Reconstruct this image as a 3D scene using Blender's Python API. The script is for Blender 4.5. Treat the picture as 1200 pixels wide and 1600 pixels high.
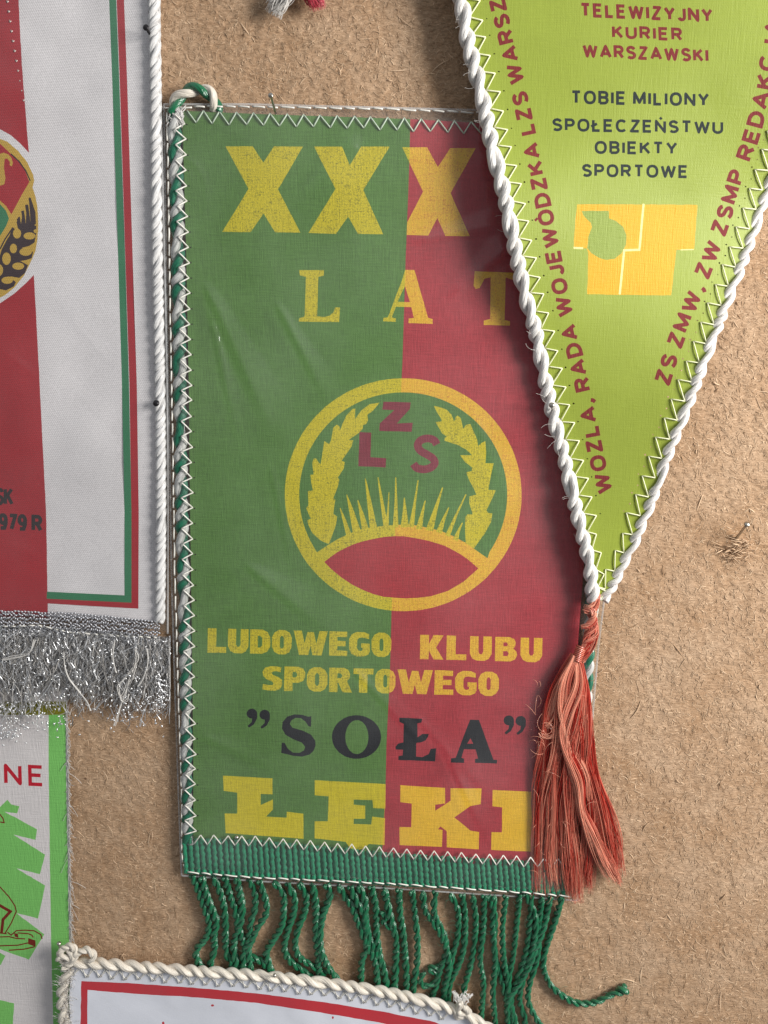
import bpy, math, random
import numpy as np
from mathutils import Vector, Matrix
from mathutils.geometry import delaunay_2d_cdt
random.seed(7); RNG = np.random.default_rng(7)
R = math.radians
scene = bpy.context.scene
COL = scene.collection
for o in list(bpy.data.objects): bpy.data.objects.remove(o)

# ------------------------------------------------------------------ camera
S = 0.00025                       # metres per unit of the layout grid (a quarter of a millimetre)
F = 1200.0                        # focal length in the same units
TILT = R(12)
D = F * S
ct, st = math.cos(TILT), math.sin(TILT)
CAM = np.array([0.0, -D * ct, D * st])
FWD = np.array([0.0, ct, -st]); UPV = np.array([0.0, st, ct]); RGT = np.array([1.0, 0.0, 0.0])
cd = bpy.data.cameras.new('camera'); cam = bpy.data.objects.new('camera', cd); COL.objects.link(cam)
cam.location = CAM; cam.rotation_euler = (R(90) - TILT, 0, 0)
cd.sensor_fit = 'VERTICAL'; cd.sensor_height = 24.0; cd.lens = 24.0 * F / 1600.0
cd.clip_start = 0.01; cd.clip_end = 20.0
cd.dof.use_dof = False
scene.camera = cam

# ------------------------------------------------------------------ light
w = bpy.data.worlds.new('World'); scene.world = w; w.use_nodes = True
bg = w.node_tree.nodes['Background']
wt = w.node_tree; _tc = wt.nodes.new('ShaderNodeTexCoord'); _sx = wt.nodes.new('ShaderNodeSeparateXYZ'); wt.links.new(_tc.outputs['Generated'], _sx.inputs[0])
_mr = wt.nodes.new('ShaderNodeMapRange'); _mr.interpolation_type = 'SMOOTHSTEP'; _mr.inputs[1].default_value = -0.05; _mr.inputs[2].default_value = 0.65
_mr.inputs[3].default_value = 0.16; _mr.inputs[4].default_value = 0.62                      # sky-like gradient, brighter above, added so the film creases catch reflections
wt.links.new(_sx.outputs[2], _mr.inputs[0]); wt.links.new(_mr.outputs[0], bg.inputs[1])
bg.inputs[0].default_value = (0.90, 0.94, 1.0, 1)
ld = bpy.data.lights.new('window_light', 'AREA'); ld.shape = 'RECTANGLE'; ld.size = 0.26; ld.size_y = 0.34
ld.energy = 8.3; ld.color = (1.0, 0.975, 0.94)
lo = bpy.data.objects.new('window_light', ld); COL.objects.link(lo)
lo.location = (0.57, -0.36, 0.20)
lo.rotation_euler = (Vector((0, 0, 0)) - Vector(lo.location)).to_track_quat('-Z', 'Y').to_euler()
scene.view_settings.view_transform = 'Standard'; scene.view_settings.look = 'None'
scene.view_settings.exposure = 0.0; scene.view_settings.gamma = 1.0
scene.view_settings.use_curve_mapping = False
scene.render.engine = 'CYCLES'
scene.cycles.max_bounces = 8; scene.cycles.transparent_max_bounces = 16

# ------------------------------------------------------------------ layout helpers
def W(px, py, h=0.0):
    """board point seen at layout position (px,py), lying h units proud of the board"""
    px = np.asarray(px, float); py = np.asarray(py, float); h = np.asarray(h, float)
    px, py, h = np.broadcast_arrays(px, py, h)
    d = (px[..., None] - 600) / F * RGT + (800 - py[..., None]) / F * UPV + FWD
    t = (-h * S - CAM[1]) / d[..., 1]
    return CAM + d * t[..., None]

def _rg(seed, n=256):
    return np.random.default_rng(seed).random((n, n))
_cache = {}
def vn(x, y, sc, seed=0):
    """smooth value noise 0..1"""
    if seed not in _cache: _cache[seed] = _rg(seed)
    g = _cache[seed]; n = g.shape[0]
    x = np.asarray(x, float) / sc + 1000; y = np.asarray(y, float) / sc + 1000
    xi = np.floor(x).astype(int); yi = np.floor(y).astype(int); fx = x - xi; fy = y - yi
    fx = fx * fx * (3 - 2 * fx); fy = fy * fy * (3 - 2 * fy)
    a = g[xi % n, yi % n]; b = g[(xi + 1) % n, yi % n]; c = g[xi % n, (yi + 1) % n]; d = g[(xi + 1) % n, (yi + 1) % n]
    return (a * (1 - fx) + b * fx) * (1 - fy) + (c * (1 - fx) + d * fx) * fy

def resample(pts, step):
    p = np.asarray(pts, float)
    d = np.r_[0, np.cumsum(np.linalg.norm(np.diff(p, axis=0), axis=1))]
    n = max(2, int(round(d[-1] / step)) + 1)
    s = np.linspace(0, d[-1], n)
    return np.stack([np.interp(s, d, p[:, k]) for k in range(p.shape[1])], 1)

def smooth_path(pts, step):
    """Catmull-Rom through pts, resampled evenly"""
    p = np.asarray(pts, float)
    if len(p) < 3: return resample(p, step)
    q = np.vstack([2 * p[0] - p[1], p, 2 * p[-1] - p[-2]])
    out = []
    for i in range(1, len(q) - 2):
        t = np.linspace(0, 1, 12, endpoint=False)[:, None]
        a, b, c, d = q[i - 1], q[i], q[i + 1], q[i + 2]
        out.append(0.5 * ((2 * b) + (-a + c) * t + (2 * a - 5 * b + 4 * c - d) * t ** 2 + (-a + 3 * b - 3 * c + d) * t ** 3))
    out.append(p[-1:])
    return resample(np.vstack(out), step)

# ------------------------------------------------------------------ object helpers
ORG = {}
def tag(o, label=None, cat=None, group=None, kind=None):
    if label: o['label'] = label
    if cat: o['category'] = cat
    if group: o['group'] = group
    if kind: o['kind'] = kind
    return o
def thing(name, label, cat, loc, group=None):
    o = bpy.data.objects.new(name, None); COL.objects.link(o)
    o.empty_display_size = 0.01
    o.location = Vector([float(v) for v in loc]); ORG[o.name] = np.array([float(v) for v in loc])
    return tag(o, label, cat, group)
def mesh(name, V, Fc, mats, parent=None, smooth=True, uv=None, mi=None, attr=None, normals=None, loc=None, label=None, kind=None):
    V = np.asarray(V, float).reshape(-1, 3)
    Fc = np.asarray(Fc, int)
    org = ORG[parent.name] if parent is not None else (np.zeros(3) if loc is None else np.asarray(loc, float))
    me = bpy.data.meshes.new(name)
    n = Fc.shape[1]
    me.vertices.add(len(V)); me.vertices.foreach_set('co', (V - org).astype(np.float32).ravel())
    me.loops.add(Fc.size); me.loops.foreach_set('vertex_index', Fc.ravel().astype(np.int32))
    me.polygons.add(len(Fc)); me.polygons.foreach_set('loop_start', (np.arange(len(Fc)) * n).astype(np.int32))
    me.polygons.foreach_set('loop_total', np.full(len(Fc), n, np.int32))
    if mi is not None: me.polygons.foreach_set('material_index', np.asarray(mi, np.int32))
    me.polygons.foreach_set('use_smooth', np.full(len(Fc), bool(smooth)))
    for m in (mats if isinstance(mats, (list, tuple)) else [mats]): me.materials.append(m)
    me.update(calc_edges=True)
    if uv is not None:
        l = me.uv_layers.new(name='UVMap'); l.data.foreach_set('uv', np.asarray(uv, np.float32)[Fc.ravel()].ravel())
    if attr is not None:
        a = me.attributes.new('tone', 'FLOAT', 'POINT'); a.data.foreach_set('value', np.asarray(attr, np.float32))
    if normals is not None:
        me.normals_split_custom_set_from_vertices([tuple(v) for v in normals])
    me.validate(clean_customdata=False)
    o = bpy.data.objects.new(name, me); COL.objects.link(o)
    if parent is not None: o.parent = parent
    else: o.location = Vector([float(v) for v in org])
    ORG[o.name] = org
    tag(o, label=label, kind=kind)
    return o

class Geo:
    """collects quads (triangles as degenerate-free separate lists are not needed)"""
    def __init__(s): s.V = []; s.F = []; s.U = []; s.M = []; s.T = []; s.n = 0
    def add(s, V, Fc, U=None, m=0, t=0.5):
        V = np.asarray(V, float); Fc = np.asarray(Fc, int)
        s.V.append(V); s.F.append(Fc + s.n); s.n += len(V)
        s.U.append(U if U is not None else np.zeros((len(V), 2)))
        s.M.append(np.full(len(Fc), m)); s.T.append(np.full(len(V), t) if np.isscalar(t) else t)
    def build(s, name, mats, parent=None, **k):
        return mesh(name, np.vstack(s.V), np.vstack(s.F), mats, parent, uv=np.vstack(s.U), mi=np.concatenate(s.M), attr=np.concatenate(s.T), **k)

NB = np.array([0, -1.0, 0])
def frames(C):
    T = np.gradient(C, axis=0); T /= np.linalg.norm(T, axis=1)[:, None] + 1e-12
    A = np.cross(T, NB); nrm = np.linalg.norm(A, axis=1)[:, None]
    A = np.where(nrm > 1e-3, A / (nrm + 1e-9), np.array([1.0, 0, 0])); B = np.cross(A, T)
    return T, A, B
def tube(g, C, r, m=6, mat=0, tone=0.5, caps=True, u0=0.0, flat=1.0):
    """sweep a ring of m points along world path C with radius r (metres, scalar or array)"""
    n = len(C); T, A, B = frames(C); r = np.broadcast_to(np.asarray(r, float), (n,)).copy()
    if caps:
        C = np.vstack([C[:1], C, C[-1:]]); A = np.vstack([A[:1], A, A[-1:]]); B = np.vstack([B[:1], B, B[-1:]])
        r = np.r_[r[0] * 0.05, r, r[-1] * 0.05]; n += 2
    th = np.arange(m) / m * 2 * np.pi
    P = C[:, None, :] + r[:, None, None] * (np.cos(th)[None, :, None] * A[:, None, :] + flat * np.sin(th)[None, :, None] * B[:, None, :])
    seg = np.r_[0, np.cumsum(np.linalg.norm(np.diff(C, axis=0), axis=1))] / S
    U = np.stack([np.broadcast_to(th / (2 * np.pi), (n, m)), np.broadcast_to(seg[:, None] + u0, (n, m))], 2).reshape(-1, 2)
    i = np.arange(n - 1)[:, None] * m; j = np.arange(m)[None, :]; k = (j + 1) % m
    Q = np.stack([i + j, i + k, i + m + k, i + m + j], 2).reshape(-1, 4)
    g.add(P.reshape(-1, 3), Q, U, mat, tone)
def rope(g, C, r, plies=2, pitch=24, pr=None, mats=(0,), m=7, phase=0.0, tone=0.5, jit=0.0, oval=1.0, caps=True):
    """twist plies round world path C; r = offset radius, pr = ply radius, pitch in units"""
    C = np.asarray(C); T, A, B = frames(C)
    s = np.r_[0, np.cumsum(np.linalg.norm(np.diff(C, axis=0), axis=1))] / S
    r = np.broadcast_to(np.asarray(r, float), (len(C),)) * S
    pr = r if pr is None else np.broadcast_to(np.asarray(pr, float), (len(C),)) * S
    wob = jit * (vn(s, s * 0 + phase * 7, 30, 11) - 0.5)
    for k in range(plies):
        a = -(s / pitch + wob) * 2 * np.pi + phase + 2 * np.pi * k / plies
        P = C + r[:, None] * (np.cos(a)[:, None] * A + oval * np.sin(a)[:, None] * B)
        tube(g, P, pr, m, mats[k % len(mats)], tone, u0=k * 37.0, caps=caps)

# ------------------------------------------------------------------ materials
def lin(c):
    return tuple(((v / 255) / 12.92 if v / 255 <= 0.04045 else ((v / 255 + 0.055) / 1.055) ** 2.4) for v in c)
class N:
    def __init__(s, name):
        s.m = bpy.data.materials.new(name); s.m.use_nodes = True; s.t = s.m.node_tree
        s.t.nodes.clear(); s.out = s.t.nodes.new('ShaderNodeOutputMaterial')
    def n(s, typ, **k):
        nd = s.t.nodes.new('ShaderNode' + typ)
        for a, v in k.items():
            if a.startswith('i_'):
                nm = a[2:]
                key = int(nm) if nm.isdigit() else nm.replace('_', ' ')
                nd.inputs[key].default_value = v
            else: setattr(nd, a, v)
        return nd
    def l(s, a, b): s.t.links.new(a, b)
    def math(s, op, a, b=None, c=None):
        nd = s.n('Math', operation=op)
        for i, v in enumerate((a, b, c)):
            if v is None: continue
            if isinstance(v, (int, float)): nd.inputs[i].default_value = v
            else: s.l(v, nd.inputs[i])
        return nd.outputs[0]
    def mix(s, f, a, b, mode='MIX'):
        nd = s.n('Mix', data_type='RGBA', blend_type=mode)
        for i, v in ((0, f), (6, a), (7, b)):
            if isinstance(v, (int, float)): nd.inputs[i].default_value = v
            elif isinstance(v, tuple): nd.inputs[i].default_value = (*v, 1)
            else: s.l(v, nd.inputs[i])
        return nd.outputs[2]
    def coord(s, scale=(1, 1, 1)):
        tc = s.n('TexCoord'); mp = s.n('Mapping'); mp.inputs['Scale'].default_value = tuple(v / S for v in scale)
        s.l(tc.outputs['Object'], mp.inputs['Vector']); return mp.outputs[0]
    def noise(s, v, sc, detail=3, rough=0.55):
        nd = s.n('TexNoise', i_Scale=sc, i_Detail=detail, i_Roughness=rough); s.l(v, nd.inputs['Vector']); return nd.outputs['Fac']
    def ramp(s, f, a, b):
        nd = s.n('MapRange'); nd.inputs[1].default_value = a; nd.inputs[2].default_value = b; s.l(f, nd.inputs[0]); return nd.outputs[0]
    def bump(s, h, dist, strength=1.0):
        nd = s.n('Bump', i_Strength=strength, i_Distance=dist * S); s.l(h, nd.inputs['Height']); return nd.outputs[0]
    def pr(s, col, rough=0.7, bump=None, **k):
        nd = s.n('BsdfPrincipled'); nd.inputs['Roughness'].default_value = rough
        if isinstance(col, tuple): nd.inputs['Base Color'].default_value = (*col, 1)
        else: s.l(col, nd.inputs['Base Color'])
        for a, v in k.items(): nd.inputs[a.replace('_', ' ')].default_value = v
        if bump is not None: s.l(bump, nd.inputs['Normal'])
        return nd.outputs[0]
    def done(s, sh): s.l(sh, s.out.inputs[0]); return s.m

def weave(nt, v, px=3.3, pz=3.3):
    """plain-weave height 0..1 with uneven threads"""
    dn = nt.noise(v, 0.05, 2); x = nt.n('SeparateXYZ'); nt.l(v, x.inputs[0])
    wob = nt.math('MULTIPLY', dn, 9.0)
    a = nt.math('SINE', nt.math('ADD', nt.math('MULTIPLY', x.outputs[0], 2 * math.pi / px), wob))
    b = nt.math('SINE', nt.math('ADD', nt.math('MULTIPLY', x.outputs[2], 2 * math.pi / pz), wob))
    return nt.math('ADD', nt.math('MULTIPLY', nt.math('MULTIPLY', a, b), 0.5), 0.5), a, b
def cloth_mat(name, col, dark=None, px=3.3, rough=0.72, var=0.18, speck=0.0, speck_col=None, bumpd=0.9, spec=0.3, streak=0.5):
    nt = N(name); v = nt.coord(); wv, a, b = weave(nt, v, px, px)
    big = nt.noise(v, 0.012, 4); fine = nt.noise(v, 0.45, 3, 0.7)
    vs = nt.coord((0.12, 1, 1.5)); thr = nt.noise(vs, 0.35, 2, 0.6)
    vs2 = nt.coord((1.5, 1, 0.12)); thr2 = nt.noise(vs2, 0.35, 2, 0.6)
    f = nt.math('ADD', nt.math('MULTIPLY', nt.math('SUBTRACT', big, 0.5), var * 1.2), nt.math('MULTIPLY', nt.math('SUBTRACT', fine, 0.5), var * 1.4))
    f = nt.math('ADD', f, nt.math('MULTIPLY', nt.math('SUBTRACT', nt.math('ADD', thr, thr2), 1.0), streak))
    f = nt.math('ADD', f, nt.math('MULTIPLY', nt.math('SUBTRACT', wv, 0.5), 0.05))
    f = nt.math('ADD', f, 1.0)
    hs = nt.n('HueSaturation'); hs.inputs['Color'].default_value = (*col, 1); nt.l(f, hs.inputs['Value'])
    c = hs.outputs[0]
    if speck > 0:
        sp = nt.math('ADD', nt.math('MULTIPLY', nt.noise(v, 0.55, 2, 0.7), 0.5), nt.math('MULTIPLY', nt.math('ADD', thr, thr2), 0.25))
        sp = nt.ramp(sp, 0.60 - 0.12 * speck, 0.62)
        c = nt.mix(nt.math('MULTIPLY', sp, 0.9), c, speck_col)
    h = nt.math('ADD', nt.math('ADD', nt.math('MULTIPLY', wv, 0.15), nt.math('MULTIPLY', fine, 0.5)), nt.math('ADD', thr, thr2))
    return nt.done(nt.pr(c, rough, nt.bump(h, bumpd, 0.6), **{'Specular_IOR_Level': spec}))

def satin_mat(name, col, rough=0.45, tw=3.0, var=0.06, sheen=0.3):
    nt = N(name); v = nt.coord(); x = nt.n('SeparateXYZ'); nt.l(v, x.inputs[0])
    wob = nt.math('MULTIPLY', nt.noise(v, 0.03, 2), 6.0)
    d = nt.math('ADD', nt.math('MULTIPLY', x.outputs[0], 2 * math.pi / tw * 0.7), nt.math('MULTIPLY', x.outputs[2], 2 * math.pi / tw))
    a = nt.math('SINE', nt.math('ADD', d, wob))
    b = nt.math('SINE', nt.math('MULTIPLY', nt.math('SUBTRACT', x.outputs[0], nt.math('MULTIPLY', x.outputs[2], 0.35)), 2 * math.pi / (tw * 1.25)))
    wv = nt.math('ADD', nt.math('MULTIPLY', nt.math('MULTIPLY', a, b), 0.5), 0.5)
    fine = nt.noise(v, 0.35, 3, 0.7); big = nt.noise(v, 0.01, 4)
    f = nt.math('ADD', nt.math('MULTIPLY', nt.math('SUBTRACT', wv, 0.5), var), nt.math('ADD', nt.math('MULTIPLY', nt.math('SUBTRACT', big, 0.5), var * 1.5), nt.math('MULTIPLY', nt.math('SUBTRACT', fine, 0.5), var * 2)))
    f = nt.math('ADD', f, 1.0)
    hs = nt.n('HueSaturation'); hs.inputs['Color'].default_value = (*col, 1); nt.l(f, hs.inputs['Value'])
    h = nt.math('ADD', wv, fine)
    return nt.done(nt.pr(hs.outputs[0], rough, nt.bump(h, 0.35, 0.6), **{'Specular_IOR_Level': 0.4, 'Sheen_Weight': sheen}))

def yarn_mat(name, col, rough=0.4, var=0.25, fib=3.0, spec=0.5, dark=0.6, transl=0.0, sheen=0.2):
    """spun ply: fine filaments run along the UV length with a slight twist"""
    nt = N(name); tc = nt.n('TexCoord'); sp = nt.n('SeparateXYZ'); nt.l(tc.outputs['UV'], sp.inputs[0])
    cb = nt.n('CombineXYZ'); nt.l(nt.math('ADD', nt.math('MULTIPLY', sp.outputs[0], 9.0 * fib / 3), nt.math('MULTIPLY', sp.outputs[1], 0.07)), cb.inputs[0])
    nt.l(nt.math('MULTIPLY', sp.outputs[1], 0.035), cb.inputs[1])
    fb = nt.noise(cb.outputs[0], 1.0, 3, 0.65)
    big = nt.noise(nt.coord(), 0.02, 2)
    f = nt.math('ADD', nt.math('MULTIPLY', nt.math('SUBTRACT', fb, 0.5), var * 2), nt.math('ADD', nt.math('MULTIPLY', nt.math('SUBTRACT', big, 0.5), 0.3), 1.0))
    hs = nt.n('HueSaturation'); hs.inputs['Color'].default_value = (*col, 1); nt.l(f, hs.inputs['Value'])
    return nt.done(nt.pr(hs.outputs[0], rough, nt.bump(fb, 3.4, 1.0), **{'Specular_IOR_Level': spec, 'Sheen_Weight': sheen}))

def tone_mat(name, c0, c1, rough=0.5, spec=0.3, metal=0.0, sheen=0.0):
    nt = N(name); at = nt.n('Attribute', attribute_name='tone')
    return nt.done(nt.pr(nt.mix(at.outputs['Fac'], c0, c1), rough, None, **{'Specular_IOR_Level': spec, 'Metallic': metal, 'Sheen_Weight': sheen}))

def board_mat():
    nt = N('fibreboard'); v = nt.coord()
    rot = nt.n('Mapping'); rot.inputs['Rotation'].default_value = (0, 0.6, 0); rot.inputs['Scale'].default_value = (0.35, 1, 1.2); nt.l(v, rot.inputs['Vector'])
    rot2 = nt.n('Mapping'); rot2.inputs['Rotation'].default_value = (0, -0.9, 0); rot2.inputs['Scale'].default_value = (0.35, 1, 1.2); nt.l(v, rot2.inputs['Vector'])
    f1 = nt.noise(rot.outputs[0], 0.30, 4, 0.7); f2 = nt.noise(rot2.outputs[0], 0.34, 4, 0.7); fn = nt.noise(v, 0.5, 4, 0.7); big = nt.noise(v, 0.010, 4, 0.6)
    s = nt.math('ADD', nt.math('ADD', nt.math('MULTIPLY', f1, 0.4), nt.math('MULTIPLY', f2, 0.4)), nt.math('MULTIPLY', fn, 0.2))
    c = nt.mix(nt.ramp(s, 0.34, 0.66), lin((147, 117, 90)), lin((221, 191, 160)))
    c = nt.mix(nt.ramp(big, 0.3, 0.75), c, nt.mix(1.0, c, lin((226, 212, 196)), 'MULTIPLY'))
    dk = nt.ramp(nt.noise(v, 0.11, 3, 0.6), 0.70, 0.78)
    c = nt.mix(nt.math('MULTIPLY', dk, 0.35), c, lin((84, 56, 34)))
    c = nt.mix(nt.math('MULTIPLY', nt.ramp(nt.noise(v, 0.035, 3, 0.6), 0.45, 0.75), 0.28), c, lin((158, 126, 96)))
    vor = nt.n('TexVoronoi', i_Scale=0.022); nt.l(v, vor.inputs['Vector']); c = nt.mix(nt.math('MULTIPLY', nt.math('SUBTRACT', 1.0, nt.ramp(vor.outputs['Distance'], 0.03, 0.075)), 0.75), c, lin((78, 52, 34)))
    return nt.done(nt.pr(c, 0.85, nt.bump(s, 3.2, 0.9), **{'Specular_IOR_Level': 0.15}))

def film_mat(name='clear_film', haze=0.045, rough=0.15):
    nt = N(name); v = nt.coord()
    vb = nt.coord((1.0, 1, 0.35)); bn = nt.noise(vb, 0.02, 3, 0.5); fn = nt.noise(v, 0.25, 3, 0.6)
    bm = nt.bump(nt.math('ADD', bn, nt.math('MULTIPLY', fn, 0.02)), 4.0, 0.6)
    tr = nt.n('BsdfTransparent'); tr.inputs[0].default_value = (0.97, 0.97, 0.965, 1)
    gl = nt.n('BsdfGlossy', i_Roughness=rough); nt.l(bm, gl.inputs['Normal'])
    df = nt.n('BsdfDiffuse'); df.inputs[0].default_value = (0.8, 0.8, 0.8, 1); nt.l(bm, df.inputs['Normal'])
    geo = nt.n('NewGeometry'); ior = nt.math('SUBTRACT', 1.5, nt.math('MULTIPLY', geo.outputs['Backfacing'], 1.5 - 1 / 1.5))
    fr = nt.n('Fresnel'); nt.l(bm, fr.inputs['Normal']); nt.l(ior, fr.inputs['IOR'])
    m1 = nt.n('MixShader'); nt.l(fr.outputs[0], m1.inputs[0]); nt.l(tr.outputs[0], m1.inputs[1]); nt.l(gl.outputs[0], m1.inputs[2])
    m2 = nt.n('MixShader')
    hz = nt.math('ADD', nt.math('MULTIPLY', nt.ramp(nt.noise(v, 0.006, 4), 0.35, 0.75), haze), haze * 0.4)
    nt.l(hz, m2.inputs[0]); nt.l(m1.outputs[0], m2.inputs[1]); nt.l(df.outputs[0], m2.inputs[2])
    return nt.done(m2.outputs[0])
def simple(name, col, rough=0.5, metal=0.0, spec=0.5, nz=0.0):
    nt = N(name); v = nt.coord(); f = nt.noise(v, 0.3, 3)
    c = nt.mix(nt.math('MULTIPLY', f, nz if nz else 0.15), col, tuple(x * 0.5 for x in col))
    return nt.done(nt.pr(c, rough, None, Metallic=metal, **{'Specular_IOR_Level': spec}))

M = {}
YEL_G = lin((206, 190, 40)); YEL_R = lin((228, 182, 52))
M['green'] = cloth_mat('green_cotton', lin((86, 124, 60)), px=3.2, var=0.22)
M['red'] = cloth_mat('red_cotton', lin((166, 54, 62)), px=3.2, var=0.2)
M['field'] = cloth_mat('green_ink', lin((84, 122, 62)), px=3.2, var=0.22)
M['lens'] = cloth_mat('red_ink', lin((166, 48, 55)), px=3.2, var=0.16)
M['maroon_ink'] = cloth_mat('maroon_ink', lin((128, 50, 62)), px=3.2, var=0.22)
M['yel_g'] = cloth_mat('yellow_ink_on_green', YEL_G, speck=1.0, speck_col=lin((112, 112, 36)), px=3.2, var=0.15)
M['yel_r'] = cloth_mat('yellow_ink_on_red', YEL_R, speck=1.0, speck_col=lin((186, 116, 50)), px=3.2, var=0.15)
M['yel_g2'] = cloth_mat('solid_yellow_ink_on_green', lin((204, 188, 30)), speck=0.2, speck_col=lin((170, 150, 40)), px=3.2, var=0.12)
M['yel_r2'] = cloth_mat('solid_yellow_ink_on_red', lin((226, 180, 44)), speck=0.2, speck_col=lin((196, 130, 50)), px=3.2, var=0.12)
M['black_ink'] = cloth_mat('black_ink', lin((22, 24, 30)), px=3.2, var=0.25)
M['lime'] = cloth_mat('lime_satin', lin((144, 158, 56)), px=3.4, var=0.12, rough=0.5, spec=0.4, streak=0.10, bumpd=0.45)
M['lime_ink'] = cloth_mat('olive_green_ink', lin((140, 156, 70)), px=2.8, var=0.12, rough=0.55, streak=0.12)
M['amber'] = cloth_mat('amber_ink', lin((218, 164, 38)), px=2.8, var=0.10, rough=0.55, streak=0.12)
M['cream_ink'] = cloth_mat('cream_line', lin((236, 224, 150)), px=2.8, var=0.25, streak=0.3)
M['maroon2'] = cloth_mat('maroon_print', lin((120, 42, 42)), px=2.8, var=0.2, streak=0.12)
M['slate'] = cloth_mat('slate_print', lin((38, 46, 46)), px=2.8, var=0.2, streak=0.12)
M['satin'] = satin_mat('white_satin', lin((222, 218, 219)), var=0.2, tw=4.4)
M['sred'] = satin_mat('red_print', lin((166, 34, 44)), var=0.2, tw=4.4)
M['sgreen'] = satin_mat('green_print', lin((52, 122, 84)), var=0.2, tw=4.4)
M['gold'] = satin_mat('gold_print', lin((196, 160, 66)), var=0.2, tw=4.4)
M['sdark'] = satin_mat('dark_print', lin((52, 34, 38)), var=0.2, tw=4.4)
M['sblack'] = satin_mat('black_print', lin((44, 34, 36)), var=0.2, tw=4.4)
M['linen'] = cloth_mat('white_linen', lin((214, 208, 206)), px=3.4, var=0.10, streak=0.12)
M['lgreen'] = cloth_mat('light_green_print', lin((122, 190, 100)), px=3.4, var=0.10, streak=0.10)
M['brown_line'] = cloth_mat('brown_line', lin((116, 38, 26)), px=3.4, var=0.2)
M['linen_red'] = cloth_mat('red_lettering_ink', lin((186, 32, 48)), px=3.4, var=0.2)
M['olive'] = cloth_mat('olive_print', lin((126, 122, 30)), px=3.4, var=0.2)
M['wsatin'] = satin_mat('glossy_white_satin', lin((222, 224, 232)), rough=0.3, var=0.04)
M['wred'] = satin_mat('red_border_print', lin((190, 30, 44)), rough=0.35, var=0.10)
M['white_yarn'] = yarn_mat('white_rayon_yarn', lin((226, 222, 217)), 0.36, 0.50, 2.8)
M['white_yarn2'] = yarn_mat('white_cord_yarn', lin((220, 218, 216)), 0.5, 0.3, 2.4)
M['cream_yarn'] = yarn_mat('cream_yarn', lin((220, 211, 196)), 0.36, 0.46, 2.8)
M['green_yarn'] = yarn_mat('green_rayon_yarn', lin((10, 102, 64)), 0.24, 0.25, 2.2, spec=0.9, sheen=0.1)
M['green_pipe'] = yarn_mat('green_piping_yarn', lin((30, 104, 78)), 0.45, 0.2, 3.0, sheen=0.05)
M['white_pipe'] = yarn_mat('white_piping_yarn', lin((186, 186, 182)), 0.5, 0.25, 2.6)
M['green_band'] = yarn_mat('green_braid_yarn', lin((36, 134, 96)), 0.42, 0.3, 2.6)
M['thread'] = simple('white_thread', lin((232, 228, 218)), 0.45)
M['thread_pale'] = simple('pale_green_thread', lin((206, 222, 200)), 0.45)
M['cream_thread'] = simple('cream_thread', lin((236, 236, 196)), 0.5)
M['silk'] = tone_mat('salmon_silk', lin((172, 36, 24)), lin((250, 176, 146)), 0.22, 1.0)
M['silver'] = tone_mat('silver_tinsel', lin((180, 180, 182)), lin((250, 250, 250)), 0.34, 0.6, 0.75)
M['foil'] = simple('bright_foil', (0.95, 0.95, 0.95), 0.3, 0.8)
M['silver_band'] = simple('silver_braid', lin((176, 176, 180)), 0.35, 0.55)
M['fluff'] = tone_mat('grey_fluff', lin((112, 106, 100)), lin((222, 218, 212)), 0.6, 0.3)
M['fibre'] = tone_mat('wood_fibre', lin((152, 121, 92)), lin((223, 193, 160)), 0.8, 0.2)
M['board'] = board_mat()
M['film'] = film_mat()
M['film2'] = film_mat('clear_film_left', 0.03, 0.2)
M['film_edge'] = film_mat('film_edge', 0.35, 0.25)
M['steel'] = simple('pin_steel', lin((176, 170, 160)), 0.28, 0.95)
M['dark_pin'] = simple('dark_pin', lin((46, 44, 46)), 0.35, 0.6)
M['redfluff'] = tone_mat('pink_silk', lin((176, 40, 60)), lin((240, 130, 140)), 0.4, 0.4)

# ------------------------------------------------------------------ flat print: planar subdivision
def ccw(p):
    p = np.asarray(p, float)
    a = np.sum(p[:, 0] * np.roll(p[:, 1], -1) - np.roll(p[:, 0], -1) * p[:, 1])
    return p if a > 0 else p[::-1]
def dens(p, step=9, jit=0.25):
    """add points along the outline and roughen it the way printed ink edges are"""
    p = np.asarray(p, float); out = []
    for i in range(len(p)):
        a, b = p[i], p[(i + 1) % len(p)]; L = np.linalg.norm(b - a); n = max(1, int(L / step))
        for k in range(n):
            q = a + (b - a) * k / n
            if jit: q = q + (np.array([vn(q[0], q[1], 3.0, 21), vn(q[0], q[1], 3.0, 22)]) - 0.5) * 2 * jit
            out.append(q)
    return np.array(out)
def ell(cx, cy, rx, ry, n=72, a0=0, a1=360):
    t = np.radians(np.linspace(a0, a1, n, endpoint=(a1 - a0) != 360)); return np.stack([cx + rx * np.cos(t), cy + ry * np.sin(t)], 1)
def Z(pts, ox, oy, k): return [(ox + x / k, oy + y / k) for x, y in pts]

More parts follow.
